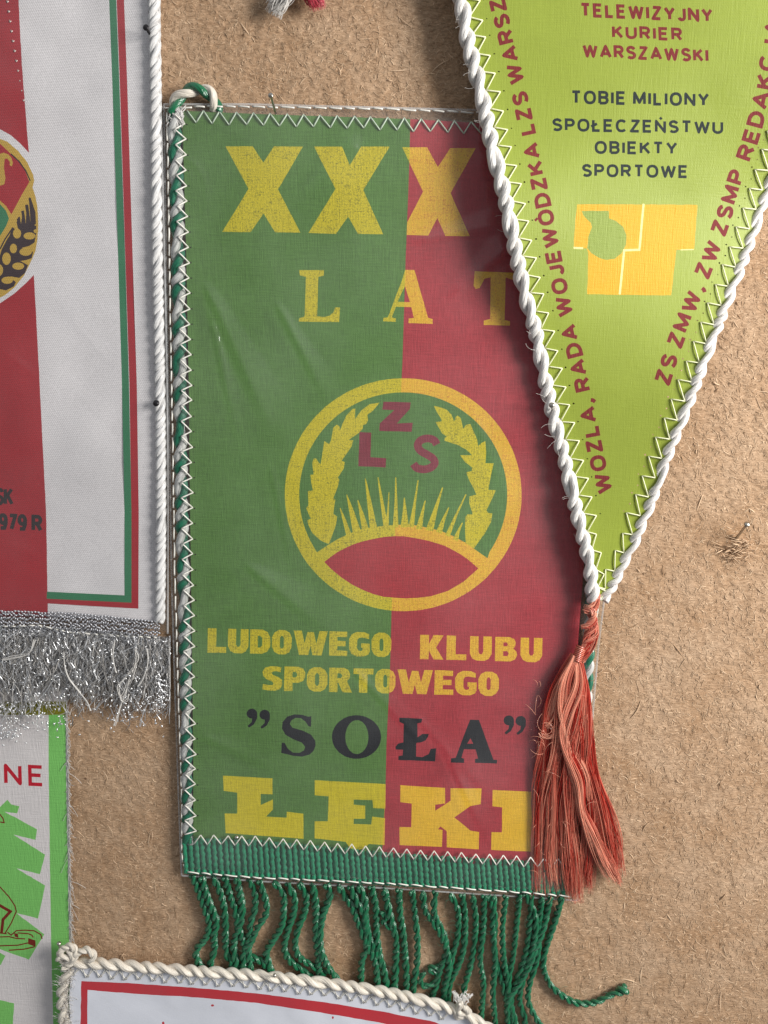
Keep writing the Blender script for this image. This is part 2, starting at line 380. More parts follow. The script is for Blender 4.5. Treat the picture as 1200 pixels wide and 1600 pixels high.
def strokes(lines, t, miter=1.5, cap=0.0):
    """polygons (convex pieces) covering polylines of width t"""
    out = []
    for L in lines:
        L = [np.array(p, float) for p in L]
        closed = len(L) > 2 and np.allclose(L[0], L[-1])
        for i in range(len(L) - 1):
            a, b = L[i], L[i + 1]; d = b - a; n = np.linalg.norm(d)
            if n < 1e-6: continue
            d /= n; q = np.array([-d[1], d[0]]) * t / 2
            out.append(np.array([a + q, a - q, b - q, b + q]))
        idx = range(1, len(L) - 1) if not closed else range(0, len(L) - 1)
        for i in idx:
            p = L[i]; a = L[i - 1] if i > 0 else L[-2]; b = L[i + 1]
            d1 = p - a; d2 = b - p; d1 = d1 / np.linalg.norm(d1); d2 = d2 / np.linalg.norm(d2)
            cr = d1[0] * d2[1] - d1[1] * d2[0]
            if abs(cr) < 0.02 and d1 @ d2 > 0: continue
            s = -1.0 if cr > 0 else 1.0
            n1 = np.array([-d1[1], d1[0]]) * s; n2 = np.array([-d2[1], d2[0]]) * s
            m = n1 + n2; mm = np.linalg.norm(m)
            if mm < 0.2: continue
            m /= mm; ln = min(1 / max(0.1, m @ n1), miter) * t / 2
            out.append(np.array([p, p + n1 * t / 2, p + m * ln, p + n2 * t / 2]))
    return out

def A_(cx, cy, rx, ry, a0, a1, n=9):
    return [(cx + rx * math.cos(R(a)), cy + ry * math.sin(R(a))) for a in np.linspace(a0, a1, n)]
def glyphs():
    G = {}
    def sup(w, p=2.6, n=20, a0=0, a1=360):
        out = []
        for a in np.linspace(a0, a1, n):
            c, s_ = math.cos(R(a)), math.sin(R(a))
            out.append((w / 2 + w / 2 * math.copysign(abs(c) ** (2 / p), c), 0.5 + 0.5 * math.copysign(abs(s_) ** (2 / p), s_)))
        return out
    G['A'] = (.74, [[(0, 0), (.37, 1), (.74, 0)], [(.13, .30), (.61, .30)]])
    G['B'] = (.58, [[(0, 0), (0, 1), (.36, 1)] + A_(.36, .765, .2, .235, 80, -90, 6) + [(0, .53)], [(0, .53), (.36, .53)] + A_(.36, .265, .22, .265, 80, -90, 7) + [(0, 0)]])
    G['C'] = (.68, [sup(.68, 2.3, 17, 42, 318)])
    G['D'] = (.64, [[(0, 0), (0, 1), (.26, 1)] + A_(.26, .5, .38, .5, 80, -80, 9) + [(.26, 0), (0, 0), (0, .1)]])
    G['E'] = (.54, [[(.54, 1), (0, 1), (0, 0), (.54, 0)], [(0, .52), (.48, .52)]])
    G['G'] = (.68, [sup(.68, 2.5, 16, 45, 300) + [(.68, .14), (.68, .45), (.38, .45)]])
    G['I'] = (.0, [[(0, 0), (0, 1)]])
    G['J'] = (.42, [[(.42, 1), (.42, .25)] + A_(.21, .23, .21, .23, -10, -170, 7)])
    G['K'] = (.60, [[(0, 0), (0, 1)], [(.58, 1), (.02, .40)], [(.2, .60), (.62, 0)]])
    G['L'] = (.48, [[(0, 1), (0, 0), (.48, 0)]])
    G['Ł'] = (.48, [[(0, 1), (0, 0), (.48, 0)], [(-.16, .38), (.28, .66)]])
    G['M'] = (.78, [[(0, 0), (0.02, 1), (.39, .12), (.76, 1), (.78, 0)]])
    G['N'] = (.64, [[(0, 0), (0, 1), (.64, 0), (.64, 1)]])
    G['Ń'] = (.64, [[(0, 0), (0, 1), (.64, 0), (.64, 1)], [(.28, 1.2), (.42, 1.36)]])
    G['O'] = (.72, [sup(.72, 2.3, 25)])
    G['Ó'] = (.72, [sup(.72, 2.3, 25), [(.3, 1.24), (.42, 1.34)]])
    G['P'] = (.56, [[(0, 0), (0, 1), (.34, 1)] + A_(.34, .73, .22, .27, 80, -90, 7) + [(0, .46)]])
    G['R'] = (.60, [[(0, 0), (0, 1), (.36, 1)] + A_(.36, .745, .22, .255, 80, -90, 7) + [(0, .49)], [(.30, .49), (.60, 0)]])
    G['S'] = (.58, [[(.55, .80)] + A_(.29, .76, .26, .24, 35, 250, 10) + A_(.29, .25, .29, .25, 75, -145, 10)])
    G['T'] = (.60, [[(0, 1), (.60, 1)], [(.30, 1), (.30, 0)]])
    G['U'] = (.62, [[(0, 1), (0, .3)] + A_(.31, .3, .31, .3, 190, 350, 9) + [(.62, .3), (.62, 1)]])
    G['W'] = (.98, [[(0, 1), (.24, 0), (.49, .95), (.74, 0), (.98, 1)]])
    G['Y'] = (.66, [[(0, 1), (.33, .44), (.66, 1)], [(.33, .46), (.33, 0)]])
    G['Z'] = (.58, [[(0.02, 1), (.56, 1), (0, 0), (.58, 0)]])
    G['1'] = (.2, [[(0, .8), (.2, 1), (.2, 0)]])
    G['7'] = (.46, [[(0, 1), (.46, 1), (.14, 0)]])
    G['9'] = (.48, [A_(.24, .70, .24, .30, -30, 330, 14), [(.48, .70), (.47, .35), (.36, .05), (.05, .03)]])
    G['.'] = (.02, [[(0, 0), (.02, 0)]])
    G[','] = (.10, [[(.10, .10), (.06, -.08), (-.06, -.22)]])
    return G
GL = glyphs()
def typeset(text, p0, p1, up, t, gap=0.22, space=0.45, xs=1.0):
    """strokes of a line of text whose baseline runs p0..p1; returns polygons"""
    p0 = np.array(p0, float); p1 = np.array(p1, float); up = np.array(up, float)
    return curve_text(text, [p0, p1], up, t, gap, space)
HEAVY = dict(L=1.3, U=1.05, D=1.05, O=.9, W=1.12, E=1.18, G=1.0, K=1.15, B=1.2, S=1.15, P=1.15, R=1.15, T=1.15)
def curve_text(text, path, up, t, gap=0.22, space=0.45, endpad=0.0, ws=None, miter=1.42):
    """text fitted along a baseline path; up = vector or height (then the left-hand normal is used)"""
    path = resample(path, 4); d = np.r_[0, np.cumsum(np.linalg.norm(np.diff(path, axis=0), axis=1))]
    adv = []; x = 0
    for ch in text:
        if ch == ' ': x += space; adv.append(None); continue
        wd = GL[ch][0] * (ws or {}).get(ch, 1); adv.append(x + t / 2); x += wd + t + gap
    x -= gap
    k = d[-1] / x; out = []
    def at(s):
        s = min(max(s, 0), d[-1]); return np.array([np.interp(s, d, path[:, 0]), np.interp(s, d, path[:, 1])])
    for ch, a in zip(text, adv):
        if a is None: continue
        wd, sts = GL[ch]; q_ = (ws or {}).get(ch, 1); wd = wd * q_; sts = [[(a_ * q_, b_) for a_, b_ in L_] for L_ in sts]
        c = at((a + wd / 2) * k); e = at((a + wd / 2) * k + 6) - at((a + wd / 2) * k - 6); e /= np.linalg.norm(e)
        if np.ndim(up) == 0: u = np.array([e[1], -e[0]]) * up; H = up
        else: u = np.asarray(up, float); H = np.linalg.norm(u)
        # local metric: x unit = k along e, y unit = u
        tt = t * H
        ls = []
        for L in sts:
            ls.append([c + e * ((px - wd / 2) * k) + u * (t / 2 + py * (1 - t)) for px, py in L])
        out += strokes(ls, tt, miter if ch not in 'WMNAZ' else min(miter, 1.12))
    return out

HV = {
 'L': (.78, [(0, 1), (.36, 1), (.36, .24), (.78, .24), (.78, 0), (0, 0)], []),
 'U': (.85, [(0, 1), (.33, 1), (.33, .36), (.38, .27), (.47, .27), (.52, .36), (.52, 1), (.85, 1), (.85, .28), (.74, .08), (.58, 0), (.27, 0), (.1, .08), (0, .28)], []),
 'D': (.84, [(0, 0), (0, 1), (.5, 1), (.72, .9), (.84, .68), (.84, .32), (.72, .1), (.5, 0)], [[(.32, .26), (.32, .74), (.42, .74), (.5, .65), (.5, .35), (.42, .26)]]),
 'O': (.82, [(0, .3), (0, .7), (.1, .9), (.28, 1), (.54, 1), (.72, .9), (.82, .7), (.82, .3), (.72, .1), (.54, 0), (.28, 0), (.1, .1)], [[(.33, .32), (.33, .68), (.38, .76), (.44, .76), (.49, .68), (.49, .32), (.44, .24), (.38, .24)]]),
 'W': (1.42, [(0, 1), (.34, 1), (.46, .48), (.58, .95), (.84, .95), (.95, .48), (1.08, 1), (1.42, 1), (1.18, 0), (.80, 0), (.71, .38), (.62, 0), (.24, 0)], []),
 'E': (.76, [(0, 0), (0, 1), (.74, 1), (.74, .78), (.34, .78), (.34, .62), (.68, .62), (.68, .40), (.34, .40), (.34, .22), (.76, .22), (.76, 0)], []),
 'G': (.86, [(.82, .72), (.82, .92), (.62, 1), (.3, 1), (.1, .9), (0, .7), (0, .3), (.1, .1), (.3, 0), (.6, 0), (.8, .08), (.86, .2), (.86, .54), (.5, .54), (.5, .36), (.56, .36), (.56, .26), (.48, .22), (.40, .24), (.33, .34), (.33, .66), (.40, .76), (.52, .78), (.66, .76)], []),
 'K': (.90, [(0, 0), (0, 1), (.34, 1), (.34, .62), (.52, 1), (.9, 1), (.62, .5), (.92, 0), (.54, 0), (.34, .36), (.34, 0)], []),
 'B': (.86, [(0, 0), (0, 1), (.55, 1), (.74, .92), (.8, .78), (.78, .62), (.70, .53), (.82, .42), (.86, .28), (.8, .1), (.6, 0)], [[(.32, .62), (.32, .78), (.46, .78), (.5, .70), (.46, .62)], [(.32, .22), (.32, .42), (.48, .42), (.53, .32), (.48, .22)]]),
 'S': (.82, [(.76, .96), (.74, .76), (.56, .80), (.42, .78), (.38, .70), (.44, .64), (.66, .56), (.80, .44), (.82, .26), (.74, .08), (.54, 0), (.26, 0), (.02, .04), (.04, .26), (.26, .22), (.42, .22), (.47, .29), (.40, .37), (.18, .46), (.04, .60), (.02, .78), (.12, .94), (.34, 1), (.56, 1)], []),
 'P': (.84, [(0, 0), (0, 1), (.56, 1), (.76, .93), (.84, .76), (.84, .60), (.76, .42), (.56, .34), (.34, .34), (.34, 0)], [[(.33, .56), (.33, .78), (.46, .78), (.52, .70), (.52, .63), (.46, .56)]]),
 'R': (.90, [(0, 0), (0, 1), (.58, 1), (.76, .93), (.84, .76), (.82, .6), (.72, .46), (.92, 0), (.54, 0), (.38, .38), (.34, .38), (.34, 0)], [[(.33, .58), (.33, .78), (.46, .78), (.52, .71), (.52, .64), (.46, .58)]]),
 'T': (.80, [(0, 1), (.8, 1), (.8, .76), (.57, .76), (.57, 0), (.23, 0), (.23, .76), (0, .76)], [])}
def heavy_text(text, p0, p1, H, gap=.07):
    """block letters between two baseline points: (letter polygons, counter polygons)"""
    p0 = np.array(p0, float); d = np.array(p1, float) - p0; tot = sum(HV[c][0] for c in text) + gap * (len(text) - 1); e = d / tot; up_ = np.array([0.02, -1.0]) * H
    x = 0; o = []; c_ = []
    for ch in text:
        w_, out, cnt = HV[ch]
        o.append([p0 + e * (x + a) + up_ * b for a, b in out]); c_ += [[p0 + e * (x + a) + up_ * b for a, b in q] for q in cnt]
        x += w_ + gap
    return o, c_

def painted(outline, layers, hf, targets, grid=14, holes=()):
    """layers: (key, polygons); every triangle takes the last layer that covers it.
    targets: key -> (object spec).  Returns dict key -> object"""
    verts = []; faces = []; owner = []
    def addp(p, k):
        p = ccw(p); i = len(verts); verts.extend([Vector((float(a), float(b))) for a, b in p]); faces.append(list(range(i, i + len(p)))); owner.append(k)
    addp(dens(outline, grid, 0), -1)
    for li, (key, polys) in enumerate(layers):
        for p in polys: addp(p, li)
    for hx in holes: addp(hx, 10 ** 6)
    o = np.asarray(outline, float); x0, y0 = o.min(0); x1, y1 = o.max(0)
    for yy in np.arange(y0 + grid / 2, y1, grid):
        for xx in np.arange(x0 + grid / 2, x1, grid):
            verts.append(Vector((xx + random.uniform(-1, 1), yy + random.uniform(-1, 1))))
    vo, eo, fo, ov, oe, of = delaunay_2d_cdt(verts, [], faces, 0, 1e-4, True)
    P = np.array([tuple(v) for v in vo]); H = hf(P[:, 0], P[:, 1]); Wp = W(P[:, 0], P[:, 1], H)
    e = 1.5
    dx = W(P[:, 0] + e, P[:, 1], hf(P[:, 0] + e, P[:, 1])) - W(P[:, 0] - e, P[:, 1], hf(P[:, 0] - e, P[:, 1]))
    dy = W(P[:, 0], P[:, 1] + e, hf(P[:, 0], P[:, 1] + e)) - W(P[:, 0], P[:, 1] - e, hf(P[:, 0], P[:, 1] - e))
    NN = np.cross(dx, dy); NN /= np.linalg.norm(NN, axis=1)[:, None]; NN = np.where(NN[:, 1:2] > 0, -NN, NN)
    bucket = {}
    for f, src in zip(fo, of):
        ow = [owner[s_] for s_ in src]
        if -1 not in ow: continue
        k = max(ow)
        if k == 10 ** 6: continue
        a, b, c = (P[i] for i in f[:3])
        f = list(f)
        if (b[0] - a[0]) * (c[1] - a[1]) - (b[1] - a[1]) * (c[0] - a[0]) > 0: f = f[::-1]   # face the camera
        key = layers[k][0] if k >= 0 else None
        bucket.setdefault(key, []).append(f)
    objs = {}; groups = {}
    for key, fs in bucket.items():
        part = targets[key][0]; groups.setdefault(part, []).append((targets[key][1], fs))
    for part, lst in groups.items():
        nm, parent, label = part[:3]
        mats = []; F_ = []; mi = []
        for m, fs in lst:
            if m not in mats: mats.append(m)
            F_ += fs; mi += [mats.index(m)] * len(fs)
        F_ = np.array(F_); used = np.unique(F_); remap = np.full(len(P), -1); remap[used] = np.arange(len(used))
        par = objs.get(parent, parent) if isinstance(parent, str) else parent
        objs[nm + '|' + (part[3] if len(part) > 3 else '')] = (part, Wp[used], remap[F_], mats, mi, NN[used])
    made = {}
    pend = list(objs.values())
    while pend:
        rest = []
        for it in pend:
            part = it[0]; parent = part[1]
            if isinstance(parent, str):
                if parent not in made: rest.append(it); continue
                parent = made[parent]
            ob = mesh(part[0], it[1], it[2], it[3], parent, smooth=True, mi=it[4], normals=it[5], label=part[2])
            made[part[3] if len(part) > 3 else part[0]] = ob
        if len(rest) == len(pend): raise RuntimeError('parent missing')
        pend = rest
    return made

def zigzag(g, base, tips, h, r=0.9, mat=0, hb=None, sag=1.2):
    """thread running base0 tip0 base1 tip1 ...; each leg is a slightly bowed tube"""
    pts = []
    for i in range(len(tips)):
        pts.append((base[i], tips[i])); pts.append((tips[i], base[i + 1]))
    for a, b in pts:
        t = np.linspace(0, 1, 5); x = a[0] + (b[0] - a[0]) * t; y = a[1] + (b[1] - a[1]) * t
        ha = h(a[0], a[1]); hb_ = h(b[0], b[1])
        z = ha + (hb_ - ha) * t + sag * np.sin(t * np.pi)
        tube(g, W(x, y, z), r * S, 5, mat)

def running(g, path, hf, dash=22, gap=3, r=1.0, mat=0, jit=1.0, lift=1.2):
    p = resample(path, 2.0); n = len(p); i = 0; st_ = int(dash / 2)
    while i < n - 3:
        L = max(4, int(st_ * random.uniform(0.8, 1.2))); q = p[i:i + L]
        if len(q) < 3: break
        q = resample(q, 4); t = np.linspace(0, 1, len(q))
        off = random.uniform(-jit, jit) * 0.5
        d = q[-1] - q[0]; d = d / (np.linalg.norm(d) + 1e-6)
        x = q[:, 0] - d[1] * off * np.sin(t * np.pi) - d[1] * (t - .5) * jit; y = q[:, 1] + d[0] * off * np.sin(t * np.pi) + d[0] * (t - .5) * jit
        z = hf(x, y) + 0.3 + lift * np.sin(t * np.pi)
        tube(g, W(x, y, z), r * S, 5, mat)
        i += L + max(1, int(gap / 2))

def sheet(name, X, Y, hf, mat, parent, clip=None, label=None, thick=0.0, kind=None):
    """regular grid surface; clip(x,y)->bool keeps a cell"""
    gx, gy = np.meshgrid(X, Y); V = W(gx, gy, hf(gx, gy)); ny, nx = gx.shape
    i = np.arange(ny - 1)[:, None] * nx; j = np.arange(nx - 1)[None, :]
    Q = np.stack([i + j, i + nx + j, i + nx + j + 1, i + j + 1], 2).reshape(-1, 4)
    return mesh(name, V.reshape(-1, 3), Q, mat, parent, label=label, kind=kind)
def patch(name, left, right, rows, cols, hf, mat, parent, label=None):
    """surface lofted between two edge polylines (functions of y)"""
    ys = rows; xl = np.interp(ys, [p[1] for p in left], [p[0] for p in left]); xr = np.interp(ys, [p[1] for p in right], [p[0] for p in right])
    t = np.linspace(0, 1, cols)
    gx = xl[:, None] + (xr - xl)[:, None] * t; gy = np.broadcast_to(ys[:, None], gx.shape)
    return gx, gy

# ================================================================== BOARD
def hboard(x, y):
    return (vn(x, y, 4.5, 1) - .5) * 1.4 + (vn(x, y, 12, 2) - .5) * 1.2 + (vn(x, y, 60, 3) - .5) * 1.2 + (vn(x * 0.5 + y * .8, y * .3 - x * .2, 5, 4) - .5) * 1.0
XX = np.r_[np.arange(-1400, -120, 80), np.arange(-120, 1324, 3), np.arange(1330, 2600, 80)]
YY = np.r_[np.arange(-900, -120, 80), np.arange(-120, 1724, 3), np.arange(1730, 2600, 80)]
b0 = W(600, 800, 0)
board = sheet('fibreboard', XX, YY, lambda x, y: hboard(x, y) - 0.8, M['board'], None)
tag(board, 'rough brown fibreboard panel behind all the pennants', kind='structure')
def fibres(n, seed, l0, l1, w0, w1, name, lift, region=(-80, 1280, -80, 1680), parent=None):
    r = np.random.default_rng(seed); m = 5
    cx = r.uniform(region[0], region[1], n); cy = r.uniform(region[2], region[3], n)
    L = l0 + (l1 - l0) * r.random(n) ** 2.5; a = r.uniform(0, np.pi, n); cv = r.normal(0, 0.4, n); wd = r.uniform(w0, w1, n)
    t = np.linspace(-.5, .5, m)
    ang = a[:, None] + cv[:, None] * t
    x = cx[:, None] + L[:, None] * (t * np.cos(ang)); y = cy[:, None] + L[:, None] * (t * np.sin(ang))
    z = hboard(x, y) - 0.8 + 0.15 + lift * r.random(n)[:, None] * (1 - (2 * t) ** 2)[None, :] + (r.random((n, m)) - .3) * 0.3
    prof = wd[:, None] * np.array([.25, .8, 1, .8, .25])[None, :] / 2
    nx = -np.sin(ang); ny = np.cos(ang); tw = r.uniform(-.6, .6, (n, 1))
    A = W(x + nx * prof, y + ny * prof, z + prof * tw); B = W(x - nx * prof, y - ny * prof, z - prof * tw)
    C = W(x, y, z + prof * 0.5)
    V = np.stack([A, C, B], 2).reshape(-1, 3)
    base = (np.arange(n) * m * 3)[:, None, None] + (np.arange(m - 1) * 3)[None, :, None]
    Q = np.stack([np.concatenate([base, base + 1, base + 4, base + 3], 2), np.concatenate([base + 1, base + 2, base + 5, base + 4], 2)], 2).reshape(-1, 4)
    tone = np.repeat(np.clip(r.normal(.5, .28, n), 0, 1), m * 3)
    return mesh(name, V, Q, M['fibre'], parent, attr=tone)
fb = fibres(115000, 5, 3, 14, 0.5, 1.25, 'wood_fibre', 0.32, parent=board); fb['kind'] = 'stuff'; fb['label'] = 'fine pale wood fibres on the surface of the board'
fb2 = fibres(700, 9, 10, 36, 0.7, 1.9, 'coarse_fibre', 2.2, parent=board); fb2['kind'] = 'stuff'

# ================================================================== GREEN AND WHITE PENNANT, bottom left
def h_bl(x, y): return 5.0 + 1.2 * (vn(x, y, 90, 31) - .5) * 2 + 0.6 * (vn(x, y, 30, 32) - .5)
root = thing('linen_pennant', 'white linen pennant with light green side stripe and skier drawing, below the silver fringe', 'pennant', W(60, 1350, 0))
outl = [(-200, 1040), (104, 1040), (106, 1130), (108, 1250), (110, 1350), (112, 1480), (116, 1700), (-200, 1700)]
k = 4.325
scrib = [
    Z([(-200, 100), (0, 135), (50, 85), (75, 115), (130, 130), (115, 178), (30, 165), (250, 285), (240, 355), (90, 320), (305, 455), (270, 588), (110, 548), (305, 665), (258, 888), (110, 850), (300, 995), (195, 1165), (0, 1095), (-200, 1060)], 0, 1230, k),
    Z([(-100, 1110), (0, 1120), (38, 1140), (5, 1200), (-100, 1240)], 0, 1230, k),
    Z([(-100, 1425), (0, 1438), (95, 1460), (85, 1640), (-100, 1640)], 0, 1230, k)]
bl_lines = strokes([Z([(-60, 620), (0, 675), (60, 740), (100, 800), (110, 840), (75, 920), (35, 985)], 0, 1230, k),
                    Z([(-60, 985), (0, 985), (45, 990)], 0, 1230, k),
                    Z([(50, 980), (75, 1000), (110, 970), (170, 966), (230, 970), (275, 995), (285, 1025)], 0, 1230, k),
                    Z([(-60, 1020), (0, 1012), (60, 1010), (110, 1022), (170, 1025)], 0, 1230, k),
                    Z([(120, 985), (190, 990), (215, 1000), (225, 1015)], 0, 1230, k),
                    Z([(-80, 1072), (0, 1072), (120, 1068), (190, 1052)], 0, 1230, k),
                    Z([(60, 1102), (160, 1095), (235, 1078)], 0, 1230, k),
                    Z([(-60, 150), (0, 185), (20, 210), (28, 240), (0, 235)], 0, 1230, k)], 1.9)
bl_thick = strokes([Z([(-60, 770), (0, 800), (70, 840), (20, 895), (10, 985)], 0, 1230, k)], 4.6) + [np.array(Z([(190, 1020), (240, 1035), (240, 1078), (190, 1060)], 0, 1230, k)), np.array(Z([(95, 985), (120, 990), (125, 1018), (100, 1010)], 0, 1230, k))]
lay = [('olive', [dens([(-200, 1096), (103, 1096), (103, 1117), (-200, 1117)])]),
       ('stripe', [dens([(76, 1117), (102.5, 1117), (103, 1200), (106, 1350), (108, 1480), (112, 1700), (86, 1700), (80, 1480), (78, 1350), (76, 1200)], 9, .3)]),
       ('scrib', [dens(p, 6, .4) for p in scrib]),
       ('ne', curve_text('NE', [(6.5, 1226), (69, 1229)], (-1, -33), .17, gap=.28)),
       ('ne', curve_text('ZI', [(-52, 1224), (-6, 1225.5)], (-1, -33), .17, gap=.28)),
       ('line', bl_lines), ('line2', bl_thick)]
tg = {None: (('cloth', root, None), M['linen']), 'olive': (('printed_border', root, None), M['olive']), 'stripe': (('printed_border', root, None), M['lgreen']),
      'scrib': (('printed_drawing', root, 'light green brush strokes behind a brown line drawing of a skier'), M['lgreen']), 'line': (('drawing_line', 'printed_drawing', None, 'dl1'), M['brown_line']), 'line2': (('drawing_line', 'printed_drawing', None, 'dl2'), M['brown_line']),
      'ne': (('lettering', root, 'red letters NE'), M['linen_red'])}
painted(outl, lay, h_bl, tg, 12)
g = Geo()
for i in range(520):                                            # frayed right edge
    y = random.uniform(1100, 1490); x0 = np.interp(y, [1130, 1480], [104, 110.5]); L = random.uniform(2, 7) if random.random() < .93 else random.uniform(10, 26)
    a = random.gauss(0.95, .55); t = np.linspace(0, 1, 5)
    tube(g, W(x0 + L * np.cos(a) * t, y + L * np.sin(a) * t + t * t * L * .3, 5.2 + 2.5 * np.sin(t * 2) * random.random()), .42 * S, 3, 0, random.uniform(.5, 1), caps=False)
tag(g.build('frayed_edge', M['fluff'], root), kind='stuff')

# ================================================================== WHITE, RED AND GREEN PENNANT, left
def h_l(x, y): return 9.0 + 3.2 * (vn(x, y, 140, 41) - .5) * 2 + 1.4 * (vn(x, y, 45, 42) - .5)
root = thing('satin_pennant', 'white satin pennant with wide red band, gold emblem and silver tinsel fringe', 'pennant', W(120, 500, 0))
L_right = [(232, -250), (231, 0), (235, 130), (240, 400), (244, 600), (246, 800), (247, 970)]
outl = [(-260, -250)] + L_right + [(-260, 955)]
k = 5.3375
def E(p): return Z(p, 0, 200, k)
gold = E([(-300, 60), (-100, 60), (0, 90), (60, 115), (150, 190), (230, 290), (275, 390), (285, 440), (272, 500), (295, 570), (312, 650), (318, 760), (318, 850), (312, 930), (295, 1030), (260, 1110), (200, 1230), (120, 1330), (40, 1395), (0, 1415), (-100, 1440), (-300, 1440)])
halo = E([(-300, -10), (0, 10), (90, 60), (170, 130), (240, 205), (300, 300), (340, 500), (345, 900), (330, 1120), (285, 1222), (220, 1290), (120, 1380), (0, 1462), (-300, 1490)])
redf = E([(-200, 100), (-60, 110), (0, 130), (90, 215), (160, 285), (210, 360), (245, 450), (180, 560), (95, 720), (50, 650), (0, 605), (-200, 500)])
greenf = E([(-200, 560), (0, 635), (50, 690), (75, 755), (50, 820), (0, 900), (-200, 1100)])
snake = E([(-60, 250), (0, 215), (30, 205), (70, 220), (95, 250), (108, 290), (100, 320), (80, 310), (82, 285), (60, 255), (38, 258), (32, 330), (45, 420), (35, 470), (0, 482), (-60, 470)])
dk = strokes([E([(90, 215), (160, 280), (215, 358), (252, 440)])], 2.0) + \
    strokes([E([(248, 590), (275, 700), (285, 800)]), E([(220, 640), (235, 740), (240, 820)]), E([(188, 690), (200, 770), (205, 840)]), E([(150, 755), (160, 800), (175, 845)]), E([(155, 838), (225, 845), (290, 812)])], 4.4) + strokes([E([(108, 830), (40, 930), (0, 1010)])], 2.2)
dk += [dens(E([(105, 828), (135, 850), (150, 850), (215, 855), (302, 812), (303, 880), (288, 955), (240, 985), (180, 1000), (230, 1020), (276, 1033), (265, 1085), (220, 1100), (170, 1110), (205, 1128), (234, 1143), (210, 1210), (160, 1250), (100, 1240), (62, 1240), (100, 1262), (132, 1283), (115, 1320), (50, 1355), (0, 1345), (-60, 1300), (-60, 1100), (0, 1060), (15, 1010), (58, 930), (78, 900)]), 6, .2)]
dk += [dens(E([(150, 745), (165, 738), (175, 800), (190, 690), (200, 690), (215, 800), (222, 640), (235, 640), (255, 790), (240, 580), (255, 580), (295, 700), (300, 800), (215, 852), (150, 838), (138, 790)]), 5, 0)]
seeds = [ell(x / k, 200 + y / k, a / k, b / k, 16) for x, y, a, b in ((142, 880, 34, 42), (246, 900, 50, 30), (112, 1005, 30, 40), (214, 1033, 52, 33), (54, 1090, 36, 52), (152, 1152, 50, 30), (60, 1270, 48, 30), (-10, 1185, 36, 50), (300, 860, 20, 16))]
gl_line = [(170, -250), (176, 0), (181, 130), (190, 400), (196, 600), (200, 800), (200, 936), (73, 930)]
rd_line = [(182, -250), (188, 0), (193, 130), (201.5, 400), (208, 600), (211, 800), (210.5, 945), (73, 937)]
lay = [('band', [dens([(-260, -250), (24, -250), (29, 0), (34, 100), (45, 238), (53, 430), (62, 600), (72, 800), (75, 975), (-260, 975)], 9, .3)]),
       ('rline', strokes([rd_line], 11.5)), ('gline', strokes([gl_line], 11)),
       ('halo', [dens(halo, 8, 0)]), ('gold', [dens(gold, 6, .3)]), ('eg', [dens(greenf, 6, 0)]), ('er', [dens(redf, 6, 0)]), ('gold', [dens(snake, 6, .2)]),
       ('dark', dk), ('seed', seeds),
       ('sk', curve_text('GDYŃSK', [(-70, 789), (20, 790)], (0, -28), .19, gap=.08)), ('sk', curve_text('1979 R.', [(-12, 828), (72, 832)], (0, -27), .22, gap=.10, space=.35))]
EM = ('printed_emblem', root, 'oval gold emblem with wheat, red and green fields')
tg = {None: (('cloth', root, None), M['satin']), 'halo': (('cloth', root, None), M['satin']), 'band': (('cloth', root, None), M['sred']),
      'rline': (('printed_border', root, None), M['sred']), 'gline': (('printed_border', root, None), M['sgreen']),
      'gold': (EM, M['gold']), 'er': (EM, M['sred']), 'eg': (EM, M['sgreen']), 'dark': (EM, M['sdark']), 'seed': (EM, M['gold']),
      'sk': (('lettering', root, 'black condensed lettering and the year'), M['sblack'])}
painted(outl, lay, h_l, tg, 14)
g = Geo()
cl = smooth_path([(240, -250), (241, 0), (243, 130), (246, 400), (250, 600), (251.5, 800), (250, 972)], 1.8)
rope(g, W(cl[:, 0], cl[:, 1], 11.0 + 0 * cl[:, 0]), 4.4, 3, 48, 4.3, m=9, jit=.3)
g.build('edge_cord', M['white_yarn2'], root)
def h_lf(x, y):
    z = h_l(x, y) + 5.5
    for (ax, ay, bx, by, wd, a) in ((90, 455, 200, 580, 4, 3.0), (118, 598, 212, 680, 3, 2.5), (0, 545, 60, 590, 3, 2), (0, 845, 70, 870, 3, 2.0)):
        dx, dy = bx - ax, by - ay; L2 = dx * dx + dy * dy; t = np.clip(((x - ax) * dx + (y - ay) * dy) / L2, 0, 1)
        dd = np.hypot(x - ax - t * dx, y - ay - t * dy); z = z + a * np.exp(-(dd / wd) ** 2) * np.sin(np.pi * np.clip(t, .02, .98))
    return z
xs = np.arange(-250, 262, 5.0); ys = np.arange(-250, 990, 6.0)
gx, gy = np.meshgrid(np.linspace(0, 1, len(xs)), ys)
edge = np.interp(ys, [-250, 0, 150, 400, 600, 800, 1010], [247, 249, 251, 257, 261, 262, 262])[:, None]
gx = -250 + gx * (edge + 250); V = W(gx, gy, h_lf(gx, gy)); ny, nx = gx.shape
i = np.arange(ny - 1)[:, None] * nx; j = np.arange(nx - 1)[None, :]
Q = np.stack([i + j, i + nx + j, i + nx + j + 1, i + j + 1], 2).reshape(-1, 4)
flm = mesh('plastic_sleeve', V.reshape(-1, 3), Q, M['film2'], root, label='clear creased plastic film over the white satin')
g = Geo()
e1 = smooth_path([(247, -250), (249, 0), (251, 150), (257, 400), (261, 600), (262.5, 800), (262, 990)], 6)
tube(g, W(e1[:, 0], e1[:, 1], 12 + 0 * e1[:, 0]), 1.5 * S, 6)
g.build('sleeve_edge', M['film_edge'], flm)
g = Geo()                                                       # dotted white stitch on the red band
